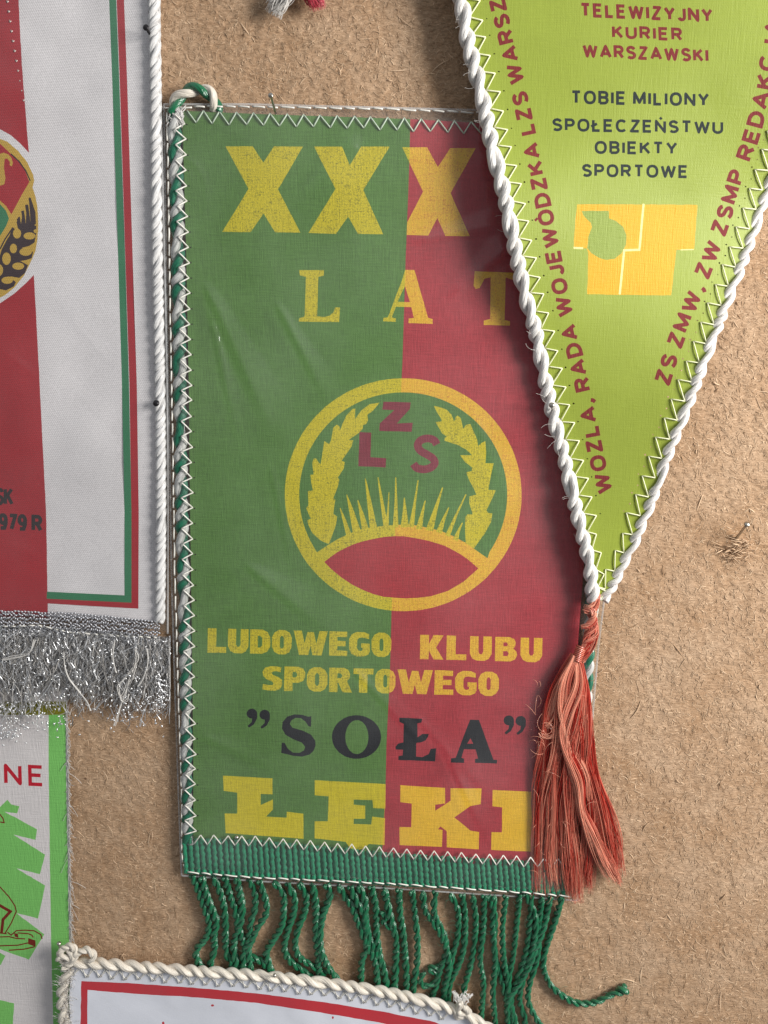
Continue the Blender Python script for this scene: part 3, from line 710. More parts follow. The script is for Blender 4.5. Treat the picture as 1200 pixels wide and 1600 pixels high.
for i in range(13):
    t = i / 12; x = 8 + 28 * t ** 1.3; y = -30 + 185 * t
    tube(g, W(np.array([x, x + 1.2, x + 2.6]), np.array([y, y + 3, y + 1]), np.array([10.5, 11.5, 10.6])), .7 * S, 5)
g.build('stitching', M['thread'], root)
# silver fringe: woven band and tinsel
band = Geo()
def btop(x): return np.interp(x, [-200, 0, 120, 250], [948, 958, 962, 975])
for row in range(6):
    xsr = np.arange(-200, 250, 3.2)
    for x in xsr:
        y = btop(x) + row * 6.2 + random.uniform(-1, 1) + (2 if int(x) % 2 else 0); z = 13.5 + random.uniform(-1, 1.2)
        a = random.uniform(-.6, .6) + (.8 if row % 2 else -.8); L = 3.4
        t = np.array([-1, -.4, .4, 1]); tube(band, W(x + L * np.cos(a + 1.3) * t, y + L * np.sin(a + 1.3) * t, z + (1 - t * t) * 1.6), np.array([.5, 1.5, 1.5, .5]) * S, 5, 0, random.random())
for x in np.arange(-200, 247, 5.2):
    y = btop(x) - 3 + random.uniform(-1, 1); t = np.array([-1, -.4, .4, 1])
    tube(band, W(x + 2 * t, y + t * .6, 14 + (1 - t * t) * 2), np.array([.7, 1.8, 1.8, .7]) * S, 6, 0, random.random())
bd = band.build('fringe_band', M['silver_band'], root, label='woven silver braid with a knobbly top edge')
g = Geo(); running(g, [(-200, 968), (0, 979), (60, 977), (110, 988), (180, 993), (245, 996)], lambda x, y: 15.5 + 0 * x, 13, 3, 1.1, lift=1.4)
g.build('seam_stitching', M['thread'], bd)
# film strip over the band
xs = np.linspace(-200, 262, 60); ys = np.linspace(0, 1, 8)
gx, gy = np.meshgrid(xs, ys); gyy = 940 + 0 * gx; gyy = btop(gx) - 18 + gy * (52); zz = 16.8 + .7 * np.sin(gx / 9) * np.sin(gy * 5)
def tinsel(n, met, seed, x0, x1, lmin, lmax, wd):
    r = np.random.default_rng(seed); m = 14
    x = r.uniform(x0, x1, n); y = btop(x) + 26 + r.uniform(-6, 10, n)
    L = lmin + (lmax - lmin) * r.random(n); L = L * np.clip((268 - x) / 26, .35, 1)
    mod = 0.78 + 0.35 * np.sin(x / 23 + 1.3) * np.sin(x / 61) ; L = L * np.clip(mod, .5, 1.2) * np.where(x < 112, 1.28, 1.0)
    P = np.zeros((n, m, 3)); P[:, 0, 0] = x; P[:, 0, 1] = y; z0 = r.uniform(5, 17, n); P[:, 0, 2] = z0
    a = r.normal(np.pi / 2, .45, n); da = r.normal(0, .22, n)
    for q in range(1, m):
        a = a + da * .5 + r.normal(0, .95 if met else .45, n); a = a + (np.pi / 2 - a) * .2
        stp = L / (m - 1)
        P[:, q, 0] = P[:, q - 1, 0] + np.cos(a) * stp; P[:, q, 1] = P[:, q - 1, 1] + np.sin(a) * stp
        P[:, q, 2] = np.clip(P[:, q - 1, 2] + r.normal(-.1, 1.4, n), 2.0, 26)
    P[:, :, 1] = np.maximum(P[:, :, 1], btop(P[:, :, 0]) + 16 + 8 * r.random((n, 1)))
    P[:, :, 0] = np.minimum(P[:, :, 0], 264 + r.random((n, 1)) * 2)
    tw = r.uniform(0, np.pi, (n, 1)) + np.cumsum(r.normal(0, .9 if met else .2, (n, m)), 1)
    wv = wd * r.uniform(.6, 1.4, (n, 1)) * np.ones((n, m)); ox = np.cos(tw) * wv; oz = np.sin(tw) * wv
    A = W(P[..., 0] + ox, P[..., 1] + .2 * ox, P[..., 2] + oz); B = W(P[..., 0] - ox, P[..., 1] - .2 * ox, P[..., 2] - oz)
    V = np.stack([A, B], 2).reshape(-1, 3); base = (np.arange(n) * m * 2)[:, None] + (np.arange(m - 1) * 2)[None, :]
    Q = np.stack([base, base + 1, base + 3, base + 2], 2).reshape(-1, 4)
    tone = np.repeat(np.clip(r.normal(.6, .3, n), 0, 1), m * 2)
    return V, Q, tone
V, Q, t_ = tinsel(3400, True, 3, -200, 262, 70, 185, .72)
tag(mesh('fringe_tinsel', V, Q, M['silver'], root, attr=t_, smooth=False, label='curly metallic silver tinsel threads'), kind='stuff')
V, Q, t_ = tinsel(4200, False, 4, -200, 262, 50, 140, .36)
tag(mesh('fringe_fluff', V, Q, M['fluff'], root, attr=t_, smooth=False, label='dull grey and white fibres between the tinsel'), kind='stuff')
g = Geo()                                                       # folded foil ends that catch the light
for q in range(620):
    u = random.random()
    if u < .40: x = random.uniform(-20, 262); y = btop(x) + random.uniform(24, 130)
    elif u < .70: x = random.gauss(30, 42); y = random.gauss(1112, 20)
    elif u < .78: x = random.gauss(14, 8); y = random.gauss(1145, 8)
    elif u < .92: x = min(262, random.gauss(205, 24)); y = random.gauss(1100, 17)
    else: x = min(262, random.gauss(250, 8)); y = random.gauss(1085, 24)
    a = random.uniform(0, 3.14); L = random.uniform(1.2, 3.8); t = np.array([-1, -.4, .4, 1]); z = random.uniform(10, 26)
    tube(g, W(x + L * np.cos(a) * t, y + L * np.sin(a) * t, z + (1 - t * t) * 1.5), np.array([.4, 1.3, 1.3, .4]) * S * random.uniform(.6, 1.3), 5, 0, random.uniform(.7, 1), flat=.5)
tag(g.build('foil_end', M['foil'], root), kind='stuff')
g = Geo()
for pts in ([(213, 1015), (214, 1030), (207, 1045), (195, 1060), (184, 1072), (184, 1082), (190, 1095), (198, 1094), (201, 1085)], [(212, 1040), (203, 1065), (195, 1085), (190, 1100), (184, 1118), (179, 1134)],
            [(210, 1058), (200, 1066), (192, 1085), (186, 1090)], [(100, 1020), (100, 1040), (108, 1060), (120, 1075), (135, 1095), (142, 1110)], [(55, 1000), (45, 1020), (20, 1028), (4, 1030)],
            [(178, 1002), (176, 1025), (181, 1050)], [(228, 1014), (231, 1035), (224, 1060), (216, 1072)]):
    for q in range(3):
        p = smooth_path([(x + random.gauss(0, 1.2), y + random.gauss(0, 1)) for x, y in pts], 4); tube(g, W(p[:, 0], p[:, 1], 24 + random.uniform(-1, 2) + 0 * p[:, 0]), .62 * S, 4, 0, .95, caps=False)
tag(g.build('loose_thread', M['fluff'], root), kind='stuff')

# ================================================================== CENTRAL GREEN AND RED PENNANT
def h_c(x, y): return 12.0 + 2.2 * (vn(x, y, 210, 51) - .5) * 2 + 0.8 * (vn(x, y, 70, 52) - .5) * 2
root = thing('green_red_pennant', 'rectangular half green half red pennant with green cord fringe in a clear plastic sleeve', 'pennant', W(600, 800, 0))
C_LEFT = [(284, 173), (287, 253), (291, 400), (295, 600), (297, 800), (300, 1000), (302, 1200), (302, 1325)]
C_RIGHT = [(962, 203), (935, 600), (908, 940), (896, 1100), (880, 1250), (868, 1360)]
outl = [(284, 173), (400, 178), (640, 186), (745, 192), (962, 203)] + C_RIGHT[1:] + [(830, 1356), (600, 1340), (400, 1322), (302, 1318)] + C_LEFT[::-1][1:-1]
redh = [(642, 150), (640, 240), (638, 300), (634, 400), (629, 560), (625, 650), (612, 950), (609, 1060), (604, 1160), (602, 1250), (597, 1333), (597, 1400), (1000, 1420), (1000, 160)]
XXXp = [Z([(1057, 686), (1185, 686), (1234, 762), (1285, 686), (1420, 687), (1303, 888), (1408, 1090), (1290, 1089), (1235, 1000), (1175, 1088), (1042, 1087), (1165, 885)], 0, 0, 3),
        Z([(272, 687), (403, 687), (440, 775), (492, 687), (627, 687), (503, 890), (596, 1098), (478, 1096), (432, 1015), (375, 1096), (246, 1092), (372, 885)], 400, 0, 3),
        Z([(686, 690), (802, 690), (853, 783), (910, 695), (1030, 695), (912, 905), (1002, 1107), (888, 1106), (850, 1022), (808, 1104), (680, 1100), (783, 898)], 400, 0, 3)]
LATp = [Z([(203, 66), (318, 66), (318, 92), (292, 98), (287, 283), (320, 286), (345, 280), (362, 265), (372, 241), (393, 241), (390, 310), (200, 307), (203, 291), (228, 283), (234, 98), (205, 90)], 400, 400, 3),
        Z([(700, 65), (742, 65), (807, 290), (828, 296), (828, 318), (715, 314), (716, 293), (740, 290), (728, 240), (655, 238), (636, 288), (655, 293), (655, 309), (595, 306), (598, 290), (618, 287), (690, 98), (692, 85)], 400, 400, 3),
        Z([(1025, 72), (1252, 80), (1255, 150), (1240, 156), (1215, 115), (1170, 100), (1165, 300), (1190, 306), (1190, 326), (1068, 323), (1068, 303), (1098, 295), (1100, 100), (1072, 106), (1048, 150), (1030, 153), (1020, 140)], 400, 400, 3)]
LAT_hole = Z([(698, 140), (664, 215), (722, 217)], 400, 400, 3)
# the wheat ears, traced
k7 = 7.059
earL = Z([(940, 135), (875, 215), (805, 270), (812, 330), (790, 370), (755, 385), (755, 420), (710, 470), (600, 545), (650, 550), (630, 620), (575, 700), (520, 775), (555, 790), (545, 860), (480, 960), (495, 985), (480, 1060), (430, 1185), (450, 1206), (430, 1361), (472, 1391), (460, 1476), (385, 1686), (370, 1692), (290, 1656), (200, 1576), (150, 1476), (145, 1431), (180, 1416), (130, 1301), (155, 1266), (148, 1111), (205, 1104), (185, 1016), (178, 930), (212, 928), (198, 800), (212, 755), (238, 750), (265, 790), (290, 812), (318, 640), (330, 560), (385, 592), (405, 550), (430, 410), (470, 378), (495, 395), (505, 440), (530, 370), (575, 275), (640, 205), (672, 200), (668, 315), (740, 220), (830, 152)], 460, 610, k7)
earR = Z([(268, 172), (340, 185), (410, 215), (460, 265), (492, 345), (510, 290), (530, 278), (565, 305), (590, 425), (625, 380), (670, 370), (700, 440), (745, 540), (755, 612), (800, 575), (835, 560), (845, 680), (835, 803), (928, 805), (890, 970), (868, 1098), (945, 1102), (945, 1116), (900, 1216), (848, 1323), (865, 1350), (912, 1358), (900, 1446), (830, 1576), (710, 1742), (620, 1687), (610, 1536), (615, 1396), (640, 1366), (695, 1368), (660, 1246), (660, 1170), (735, 1150), (710, 1086), (660, 996), (625, 902), (685, 890), (690, 850), (610, 790), (558, 715), (685, 716), (620, 650), (540, 605), (385, 555), (390, 518), (412, 512), (360, 475), (288, 350), (355, 342), (340, 300), (300, 240)], 640, 610, k7)
def bladeP(tip, b0_, b1_, ox, oy):
    t_ = np.array(tip, float); a = np.array(b0_, float); b = np.array(b1_, float); m1 = (t_ + a) / 2 + np.array([(-6 if tip[0] < a[0] else 4), 0]); m2 = (t_ + b) / 2 + np.array([-6, 0])
    return Z([t_ + (-5, 6), t_ + (4, 0), t_ + (7, 10), m2 + (8, 0), b + (0, 30), a + (0, 30), m1], ox, oy, k7)
blades = [bladeP(*q, 460, 720) for q in (((505, 518), (575, 810), (635, 800)), ((578, 370), (650, 790), (735, 750)), ((700, 430), (750, 760), (825, 735)), ((782, 190), (835, 740), (915, 720)), ((922, 180), (985, 718), (1035, 700)), ((1042, 345), (1003, 700), (1040, 700)), ((1117, 180), (1085, 710), (1148, 700)), ((1212, 405), (1170, 705), (1262, 700)))] + \
    [bladeP(*q, 640, 720) for q in (((92, 210), (-10, 700), (48, 700)), ((170, 435), (66, 725), (138, 725)), ((362, 290), (175, 735), (260, 745)), ((430, 510), (290, 750), (355, 775)), ((620, 365), (392, 790), (442, 810)), ((580, 680), (478, 830), (530, 860)))]
arcT = Z([(248, 1010), (385, 920), (480, 862), (570, 820), (655, 783), (740, 755), (860, 733), (985, 718), (1100, 708), (1200, 705)], 460, 720, k7) + Z([(0, 705), (90, 715), (180, 735), (270, 755), (360, 780), (480, 830), (620, 905), (710, 970), (860, 1075)], 640, 720, k7)
inner = ell(630, 773, 162.5, 160, 90)
ang0 = math.degrees(math.atan2((arcT[0][1] - 773) / 160, (arcT[0][0] - 630) / 162.5)); ang1 = math.degrees(math.atan2((arcT[-1][1] - 773) / 160, (arcT[-1][0] - 630) / 162.5))
fieldp = list(map(tuple, ell(630, 773, 162.5, 160, 70, ang0, ang1 + 360)))[1:-1]
fieldp = fieldp + arcT[::-1]
lens = Z([(330, 1115), (400, 1060), (470, 1010), (550, 968), (640, 925), (730, 895), (830, 870), (1000, 838), (1100, 832), (1200, 832)], 460, 720, k7) + Z([(0, 842), (100, 860), (200, 880), (290, 907), (380, 935), (470, 980), (560, 1030), (640, 1085), (757, 1186)], 640, 720, k7) + Z([(1042, 265), (975, 325), (900, 370), (820, 395), (760, 402), (700, 405), (600, 398), (550, 385), (500, 365), (450, 340), (400, 307), (350, 265)], 400, 800, 3)
Zp = Z([(598, 683), (725, 686), (722, 716), (660, 785), (735, 781), (730, 824), (578, 820), (580, 785), (648, 722), (592, 720)], 400, 400, 3)
Lp = Z([(485, 825), (540, 828), (537, 943), (610, 948), (608, 991), (480, 985)], 400, 400, 3)
Sst = strokes([smooth_path(Z([(848, 884), (835, 864), (805, 855), (772, 864), (758, 887), (770, 912), (800, 930), (828, 948), (838, 970), (822, 990), (790, 1000), (755, 994), (738, 974)], 400, 400, 3), 2.5)], 12.2)
k4, k5 = 4.615, 5.0
SOL = [Z([(583, 145), (580, 228), (560, 225), (540, 190), (500, 160), (460, 158), (425, 178), (415, 205), (435, 235), (520, 260), (580, 290), (612, 335), (615, 375), (600, 415), (570, 445), (510, 462), (440, 455), (400, 445), (348, 432), (350, 352), (375, 355), (400, 400), (440, 430), (490, 430), (525, 412), (535, 385), (510, 352), (440, 325), (380, 290), (352, 240), (358, 190), (395, 148), (450, 132), (510, 135), (560, 150)], 370, 1090, k5),
       ell(370 + 935 / k5, 1090 + 308 / k5, 192 / k5, 170 / k5, 48),
       Z([(120, 157), (298, 165), (292, 195), (262, 200), (262, 310), (300, 285), (350, 283), (345, 305), (325, 335), (290, 350), (252, 355), (250, 460), (300, 465), (350, 440), (365, 400), (408, 396), (400, 498), (112, 488), (112, 458), (145, 450), (148, 408), (92, 405), (90, 385), (110, 360), (150, 350), (155, 205), (120, 190)], 600, 1090, k5),
       Z([(672, 172), (742, 174), (855, 485), (885, 488), (882, 515), (710, 510), (712, 480), (735, 475), (715, 405), (625, 402), (605, 470), (625, 478), (625, 510), (522, 508), (525, 475), (560, 470), (665, 190)], 600, 1090, k5)]
SOL_in = [ell(370 + 938 / k5, 1090 + 308 / k5, 90 / k5, 133 / k5, 36), Z([(675, 318), (697, 360), (650, 360)], 600, 1090, k5)]
def quote(cx, cy, ox, oy):
    return [ell(ox + cx / k5, oy + cy / k5, 8.2, 7.8, 18), np.array(Z([(cx + 5, cy - 30), (cx + 41, cy), (cx + 40, cy + 38), (cx + 15, cy + 85), (cx - 22, cy + 110), (cx - 34, cy + 96), (cx - 2, cy + 66), (cx + 3, cy + 30)], ox, oy, k5))]
quotes = quote(118, 125, 370, 1090) + quote(218, 134, 370, 1090) + quote(975, 178, 600, 1090) + quote(1068, 182, 600, 1090)
LEK = [Z([(85, 55), (442, 75), (442, 190), (357, 186), (357, 268), (445, 228), (445, 300), (395, 350), (545, 358), (545, 315), (665, 330), (665, 510), (105, 470), (97, 328), (188, 330), (188, 178), (90, 165)], 330, 1200, k4),
       Z([(275, 57), (607, 75), (607, 190), (550, 188), (545, 150), (458, 148), (458, 172), (512, 176), (512, 238), (458, 238), (458, 262), (540, 265), (545, 228), (605, 235), (603, 362), (530, 356), (500, 378), (475, 385), (440, 375), (420, 346), (275, 330), (275, 250), (337, 250), (340, 133), (275, 128)], 400, 1200, 3),
       Z([(210, 78), (533, 98), (533, 210), (462, 218), (462, 262), (572, 190), (572, 100), (797, 102), (790, 215), (715, 228), (600, 310), (715, 405), (778, 415), (775, 540), (545, 525), (545, 410), (500, 375), (480, 395), (515, 400), (510, 522), (205, 510), (205, 380), (290, 380), (292, 210), (210, 200)], 580, 1210, k4),
       Z([(875, 112), (1245, 130), (1245, 250), (1165, 245), (1160, 430), (1240, 435), (1240, 560), (865, 545), (868, 415), (942, 418), (945, 238), (875, 230)], 580, 1210, k4)]
redpoly = ccw(dens(redh, 20, 0))
def split(polys):
    """keys are doubled: ink over green / ink over red are told apart by the red half polygon"""
    return polys
# paint order: ink layers first as 'X|g', then the part of them over red via containment test
def seam_x(y): return np.interp(y, [p[1] for p in redh[:12]], [p[0] for p in redh[:12]])
def clip_side(poly, right):
    """Sutherland-Hodgman against the seam line approximated locally"""
    p = np.asarray(dens(poly, 12, .25), float); out = []
    s = p[:, 0] - seam_x(p[:, 1]); s = s if right else -s
    if (s >= 0).all(): return p
    if (s < 0).all(): return None
    for i in range(len(p)):
        a, b = p[i - 1], p[i]; sa, sb = s[i - 1], s[i]
        if (sa >= 0) != (sb >= 0): out.append(a + (b - a) * sa / (sa - sb))
        if sb >= 0: out.append(b)
    return np.array(out) if len(out) > 2 else None
def both(key, polys):
    r = [clip_side(p, True) for p in polys]; l_ = [clip_side(p, False) for p in polys]
    return [(key + '_g', [q for q in l_ if q is not None]), (key + '_r', [q for q in r if q is not None])]
def jj(polys, j=.25, st_=9): return [dens(p, st_, j) for p in polys]
LU = heavy_text('LUDOWEGO', (324, 1019.5), (611, 1027), 38); KL = heavy_text('KLUBU', (656, 1029.7), (847, 1035), 38, .13); SP = heavy_text('SPORTOWEGO', (409, 1078.5), (779, 1087.7), 38)
hg = clip_side(LAT_hole, False); hr = clip_side(LAT_hole, True)
lay = [('red', [redpoly])] + both('xxx', XXXp) + both('lat', LATp) + [('green', [q for q in [hg] if q is not None]), ('red', [q for q in [hr] if q is not None])] + \
    both('ring', [ell(630, 773, 185, 182, 110)]) + [('field', [np.array(fieldp)]), ('lens', [np.array(lens)])] + \
    [('earL', jj([earL], .2, 6)), ('earR', jj([earR], .2, 6)), ('blade', [np.array(b) for b in blades]), ('zls', jj([Zp, Lp], .2) + Sst)] + \
    both('lud', LU[0]) + both('klu', KL[0]) + both('spo', SP[0]) + both('ctr', LU[1] + KL[1] + SP[1]) + \
    [('sola', jj(SOL, .2)), ('green', jj([SOL_in[0]], .2)), ('red', [np.array(SOL_in[1])]), ('sola', quotes)] + both('lek', LEK)
G_ = M
CL = ('cloth', root, None)
EMB = ('printed_emblem', root, 'round yellow ring emblem with wheat ears, grass, the letters ZLS and a red lens', 'printed_emblem')
tg = {'ctr_g': (CL, M['green']), 'ctr_r': (CL, M['red']), None: (CL, M['green']), 'green': (CL, M['green']), 'red': (CL, M['red']),
      'ring_g': (EMB, M['yel_g']), 'ring_r': (EMB, M['yel_r']), 'field': (EMB, M['field']), 'lens': (EMB, M['lens']),
      'earL': (('wheat_ear', 'printed_emblem', None, 'earL'), M['yel_g']), 'earR': (('wheat_ear', 'printed_emblem', None, 'earR'), M['yel_g']),
      'blade': (('grass_blades', 'printed_emblem', None, 'blade'), M['yel_g']), 'zls': (('emblem_letters', 'printed_emblem', 'maroon letters ZLS', 'zls'), M['maroon_ink'])}
for kx, lb, y2 in (('xxx', 'large yellow letters XXX', 0), ('lat', 'yellow serif letters LAT', 0), ('lud', 'yellow word LUDOWEGO', 0), ('klu', 'yellow word KLUBU', 0), ('spo', 'yellow word SPORTOWEGO', 0), ('lek', 'yellow slab letters ŁĘKI', 1)):
    for sd in 'gr': tg[kx + '_' + sd] = (('lettering', root, lb, 'L' + kx), M['yel_' + sd + ('2' if y2 else '')])
tg['sola'] = (('lettering', root, 'black serif word SOŁA in quotation marks', 'Lsola'), M['black_ink'])
painted(outl, lay, h_c, tg, 14, holes=[ell(np.interp(y_, [p_[1] for p_ in C_LEFT], [p_[0] for p_ in C_LEFT]) + 7, y_ + 4.5, 1.5, 1.2, 6) for y_ in np.arange(190, 1310, 24.0)])

# twisted green and white piping down both sides
def piping(path, name, r0=7.4, pitch=50):
    g = Geo(); p = smooth_path(path, 2.5)
    rope(g, W(p[:, 0], p[:, 1], 11.0 + 0 * p[:, 0]), r0 * .62, 2, pitch, r0 * .82, mats=(0, 1), m=10, jit=.5, oval=.7)
    g.build(name, [M['green_pipe'], M['white_pipe']], root)
piping([(272, 180), (275, 253), (278, 400), (281, 600), (284, 800), (289, 1000), (292, 1200), (294, 1318)], 'edge_piping')
piping([(975, 210), (950, 600), (924, 940), (918, 1050), (912, 1130), (893, 1250), (884, 1350)], 'edge_piping')
# zigzag stitching
g = Geo(); hz = lambda x, y: h_c(x, y) + 1.0
ys = np.arange(190, 1318, 24.0); bx = np.interp(ys, [p[1] for p in C_LEFT], [p[0] for p in C_LEFT])
base = [(bx[i] - 13 + random.uniform(-1, 1), ys[i] - 12) for i in range(len(ys))]; base.append((base[-1][0], base[-1][1] + 22))
tips = [(bx[i] + 4 + random.uniform(-1, 1.2), ys[i] + random.uniform(-1, 1) + 4) for i in range(len(ys))]
zigzag(g, base, tips, lambda x, y: 21.5 if x < np.interp(y, [173, 1325], [282, 297]) else h_c(x, y) + 3, 1.15)
xs_ = np.arange(303, 970, 26.2); ty = lambda x: np.interp(x, [284, 400, 640, 745, 962], [173, 178, 186, 192, 203])
base = [(x - 12 + random.uniform(-1, 1), ty(x) - 2) for x in xs_]; base.append((xs_[-1] + 12, ty(xs_[-1]) - 2))
tips = [(x + random.uniform(-1, 1) + 3, ty(x) + 18 + random.uniform(-1.5, 1.5)) for x in xs_]
zigzag(g, base, tips, hz, 1.0, 1)
xs_ = np.arange(313, 878, 21.5)
by = lambda x: np.interp(x, [290, 400, 600, 830, 900], [1315, 1317, 1335, 1350, 1354])
base = [(x - 10.5, by(x) + 4 + random.uniform(-1, 1)) for x in xs_]; base.append((xs_[-1] + 10, by(xs_[-1]) + 4))
tips = [(x + random.uniform(-.8, .8), by(x) - 11 + random.uniform(-1, 1)) for x in xs_]
zigzag(g, base, tips, lambda x, y: 18.5, 1.1)
g.build('zigzag_stitching', [M['thread'], M['thread_pale']], root)
# fringe band of ribbed green braid
bandroot = None
def bt(x): return np.interp(x, [286, 400, 600, 830, 900], [1311, 1314, 1333, 1348, 1352])
def bb(x): return np.interp(x, [286, 400, 600, 830, 900], [1362, 1369, 1380, 1393, 1397])
gx, gy = np.meshgrid(np.linspace(287, 884, 90), np.linspace(0, 1, 6)); gyy = bt(gx) + (bb(gx) + 3 - bt(gx)) * gy
V = W(gx, gyy, 11.5 + 0 * gx); ny, nx = gx.shape; i = np.arange(ny - 1)[:, None] * nx; j = np.arange(nx - 1)[None, :]
Q = np.stack([i + j, i + nx + j, i + nx + j + 1, i + j + 1], 2).reshape(-1, 4)
fband = mesh('fringe_band', V.reshape(-1, 3), Q, M['green_band'], root, label='ribbed green braid along the lower edge')
x = 290.0
while x < 880:
    g = Geo(); y0, y1 = bt(x) - 2, bb(x) + 1; n = 22; t = np.linspace(0, 1, n)
    yy = y0 + (y1 - y0) * t; xx = x + (t - .5) * 4 + random.uniform(-.6, .6) + .5 * np.sin(t * 25 + random.random() * 6)
    tube(g, W(xx, yy, 13.2 + .5 * np.cos(t * 30 + random.random() * 6)), (3.9 + .7 * np.cos(t * 2 * np.pi * 6 + random.random() * 6)) * S, 8)
    g.build('rib', M['green_band'], fband); x += 8.9 + random.uniform(-.5, .5)
# fringe cords, traced one by one: (points, thickness)
def Z5(p): return Z(p, 260, 1280, 5)
def Z3(p): return Z(p, 400, 1200, 3)
def Z4(p): return Z(p, 800, 1200, 3)
cords = [
    (Z5([(200, 440), (250, 560), (290, 680), (330, 800), (310, 920), (240, 1010), (235, 1090), (300, 1200)]), 4.7),
    (Z5([(275, 450), (310, 580), (350, 690), (390, 800), (370, 900), (375, 1010), (345, 1120), (350, 1240)]), 4.9),
    (Z5([(365, 450), (420, 570), (450, 690), (460, 810), (460, 940), (470, 1050), (510, 1130), (530, 1250)]), 4.8),
    (Z5([(455, 450), (500, 600), (540, 720), (560, 830), (600, 950), (640, 1060), (740, 1110), (830, 1200)]), 4.8),
    (Z5([(545, 450), (570, 560), (590, 680), (580, 800), (545, 900), (525, 1000), (540, 1110), (550, 1230)]), 5.0),
    (Z5([(645, 470), (690, 580), (690, 700), (660, 800), (640, 950), (605, 1050), (600, 1200)]), 4.6),
    (Z5([(725, 480), (770, 620), (780, 730), (710, 850), (670, 940), (640, 1020), (660, 1200)]), 4.6),
    (Z5([(835, 490), (910, 580), (915, 700), (900, 830), (830, 950), (780, 1040), (800, 1130), (830, 1240)]), 4.6),
    (Z5([(945, 500), (1000, 620), (990, 740), (950, 860), (920, 1000), (960, 1100), (1060, 1180), (1150, 1250)]), 4.6),
    (Z5([(1035, 500), (1090, 600), (1080, 720), (1030, 850), (1005, 980), (1040, 1080), (1150, 1150), (1250, 1210)]), 4.6),
    (Z3([(265, 545), (280, 650), (280, 780), (290, 870), (300, 1000)]), 5.0),
    (Z3([(330, 545), (345, 600), (310, 700), (300, 830), (330, 920), (400, 1020)]), 5.0),
    (Z3([(385, 550), (420, 610), (450, 650), (480, 730), (520, 830), (560, 920), (570, 1050)]), 4.8),
    (Z3([(440, 555), (475, 630), (510, 700), (520, 830), (495, 910), (490, 1060)]), 4.8),
    (Z3([(480, 550), (510, 620), (515, 740), (545, 830), (600, 950), (620, 1070)]), 4.8),
    (Z3([(540, 555), (560, 650), (565, 780), (580, 880), (605, 980), (610, 1080)]), 4.7),
    (Z3([(600, 565), (625, 680), (655, 800), (655, 900), (650, 1000), (640, 1100)]), 4.9),
    (Z3([(670, 570), (675, 680), (690, 780), (700, 900), (705, 1010), (700, 1100)]), 4.7),
    (Z3([(730, 575), (745, 690), (755, 800), (755, 900), (740, 1010), (730, 1110)]), 4.5),
    (Z3([(780, 580), (790, 660), (820, 710), (870, 790), (900, 880), (900, 960), (880, 1060), (900, 1150)]), 4.5),
    (Z3([(840, 580), (835, 680), (880, 780), (890, 860), (860, 950), (840, 1030), (800, 1120)]), 4.4),
    (Z3([(910, 590), (945, 670), (945, 780), (920, 880), (900, 980), (875, 1080)]), 4.3),
    (Z3([(965, 592), (980, 700), (975, 830), (950, 920), (910, 1010), (900, 1100)]), 4.3),
    (Z3([(1015, 595), (1030, 730), (1010, 900), (975, 1030), (960, 1120)]), 4.2),
    (Z3([(1070, 598), (1065, 750), (1050, 900), (1065, 1010), (1055, 1160), (1060, 1260)]), 4.2),
    (Z3([(1115, 600), (1110, 750), (1120, 900), (1110, 1050), (1120, 1190), (1130, 1280)]), 4.2),
    (Z3([(1170, 600), (1155, 750), (1160, 900), (1180, 1000), (1190, 1100), (1230, 1250)]), 4.2),
    (Z3([(1090, 600), (1120, 700), (1115, 850), (1140, 960), (1170, 1080), (1185, 1200), (1200, 1280)]), 4.0),
    (Z4([(35, 590), (20, 740), (5, 880), (-15, 990), (-10, 1100), (20, 1270)]), 4.1),
    (Z4([(90, 590), (80, 760), (60, 880), (20, 1000), (-5, 1100), (15, 1190), (30, 1280)]), 4.2),
    (Z4([(140, 600), (125, 760), (120, 880), (85, 1000), (75, 1090), (110, 1170), (150, 1230), (170, 1290)]), 4.2),
    (Z4([(180, 600), (150, 740), (110, 850), (70, 950), (20, 1030), (-20, 1100), (-20, 1260)]), 4.2),
    (Z4([(60, 590), (110, 700), (100, 830), (60, 960), (35, 1080), (60, 1180), (50, 1290)]), 4.0),
    (Z3([(790, 960), (770, 985), (780, 1020), (830, 1010), (845, 970), (810, 940), (860, 930)]), 3.9),
    (Z3([(580, 680), (600, 690), (607, 710), (595, 722), (640, 760)]), 3.6),
    (Z4([(235, 600), (200, 720), (160, 840), (145, 920), (160, 980), (200, 1040), (290, 1098), (380, 1100), (470, 1060), (535, 1035)]), 4.3)]
for ci, (pts, th) in enumerate(cords):
    g = Geo(); p = smooth_path(pts, 1.8); n = len(p); t = np.linspace(0, 1, n); seed = ci * 13.7
    z = 7.5 + 3.2 * np.sin(t * 3.1 + ci) + 2.0 * (vn(t * 100, t * 0 + seed, 18, 60) - .5)
    z = np.where(t < .06, 11.0, z * np.clip(t / .12, 0, 1) + 11 * (1 - np.clip(t / .12, 0, 1)))
    rr = th * 1.1 * (1 + .16 * (vn(t * 200, t * 0 + seed, 20, 61) - .5)) * .50 * np.ones(n)
    if ci == len(cords) - 1: z = z + 2; rr = rr * (1 + .7 * np.clip((t - .93) / .05, 0, 1))
    rope(g, W(p[:, 0], p[:, 1], np.maximum(z, 6.5)), rr * 1.3, 2, 33 + random.uniform(-3, 3), rr * 1.32, m=8, phase=ci * 1.3, jit=.35)
    g.build('fringe_cord', M['green_yarn'], root)
g = Geo()                                                       # fuzz on the green cords
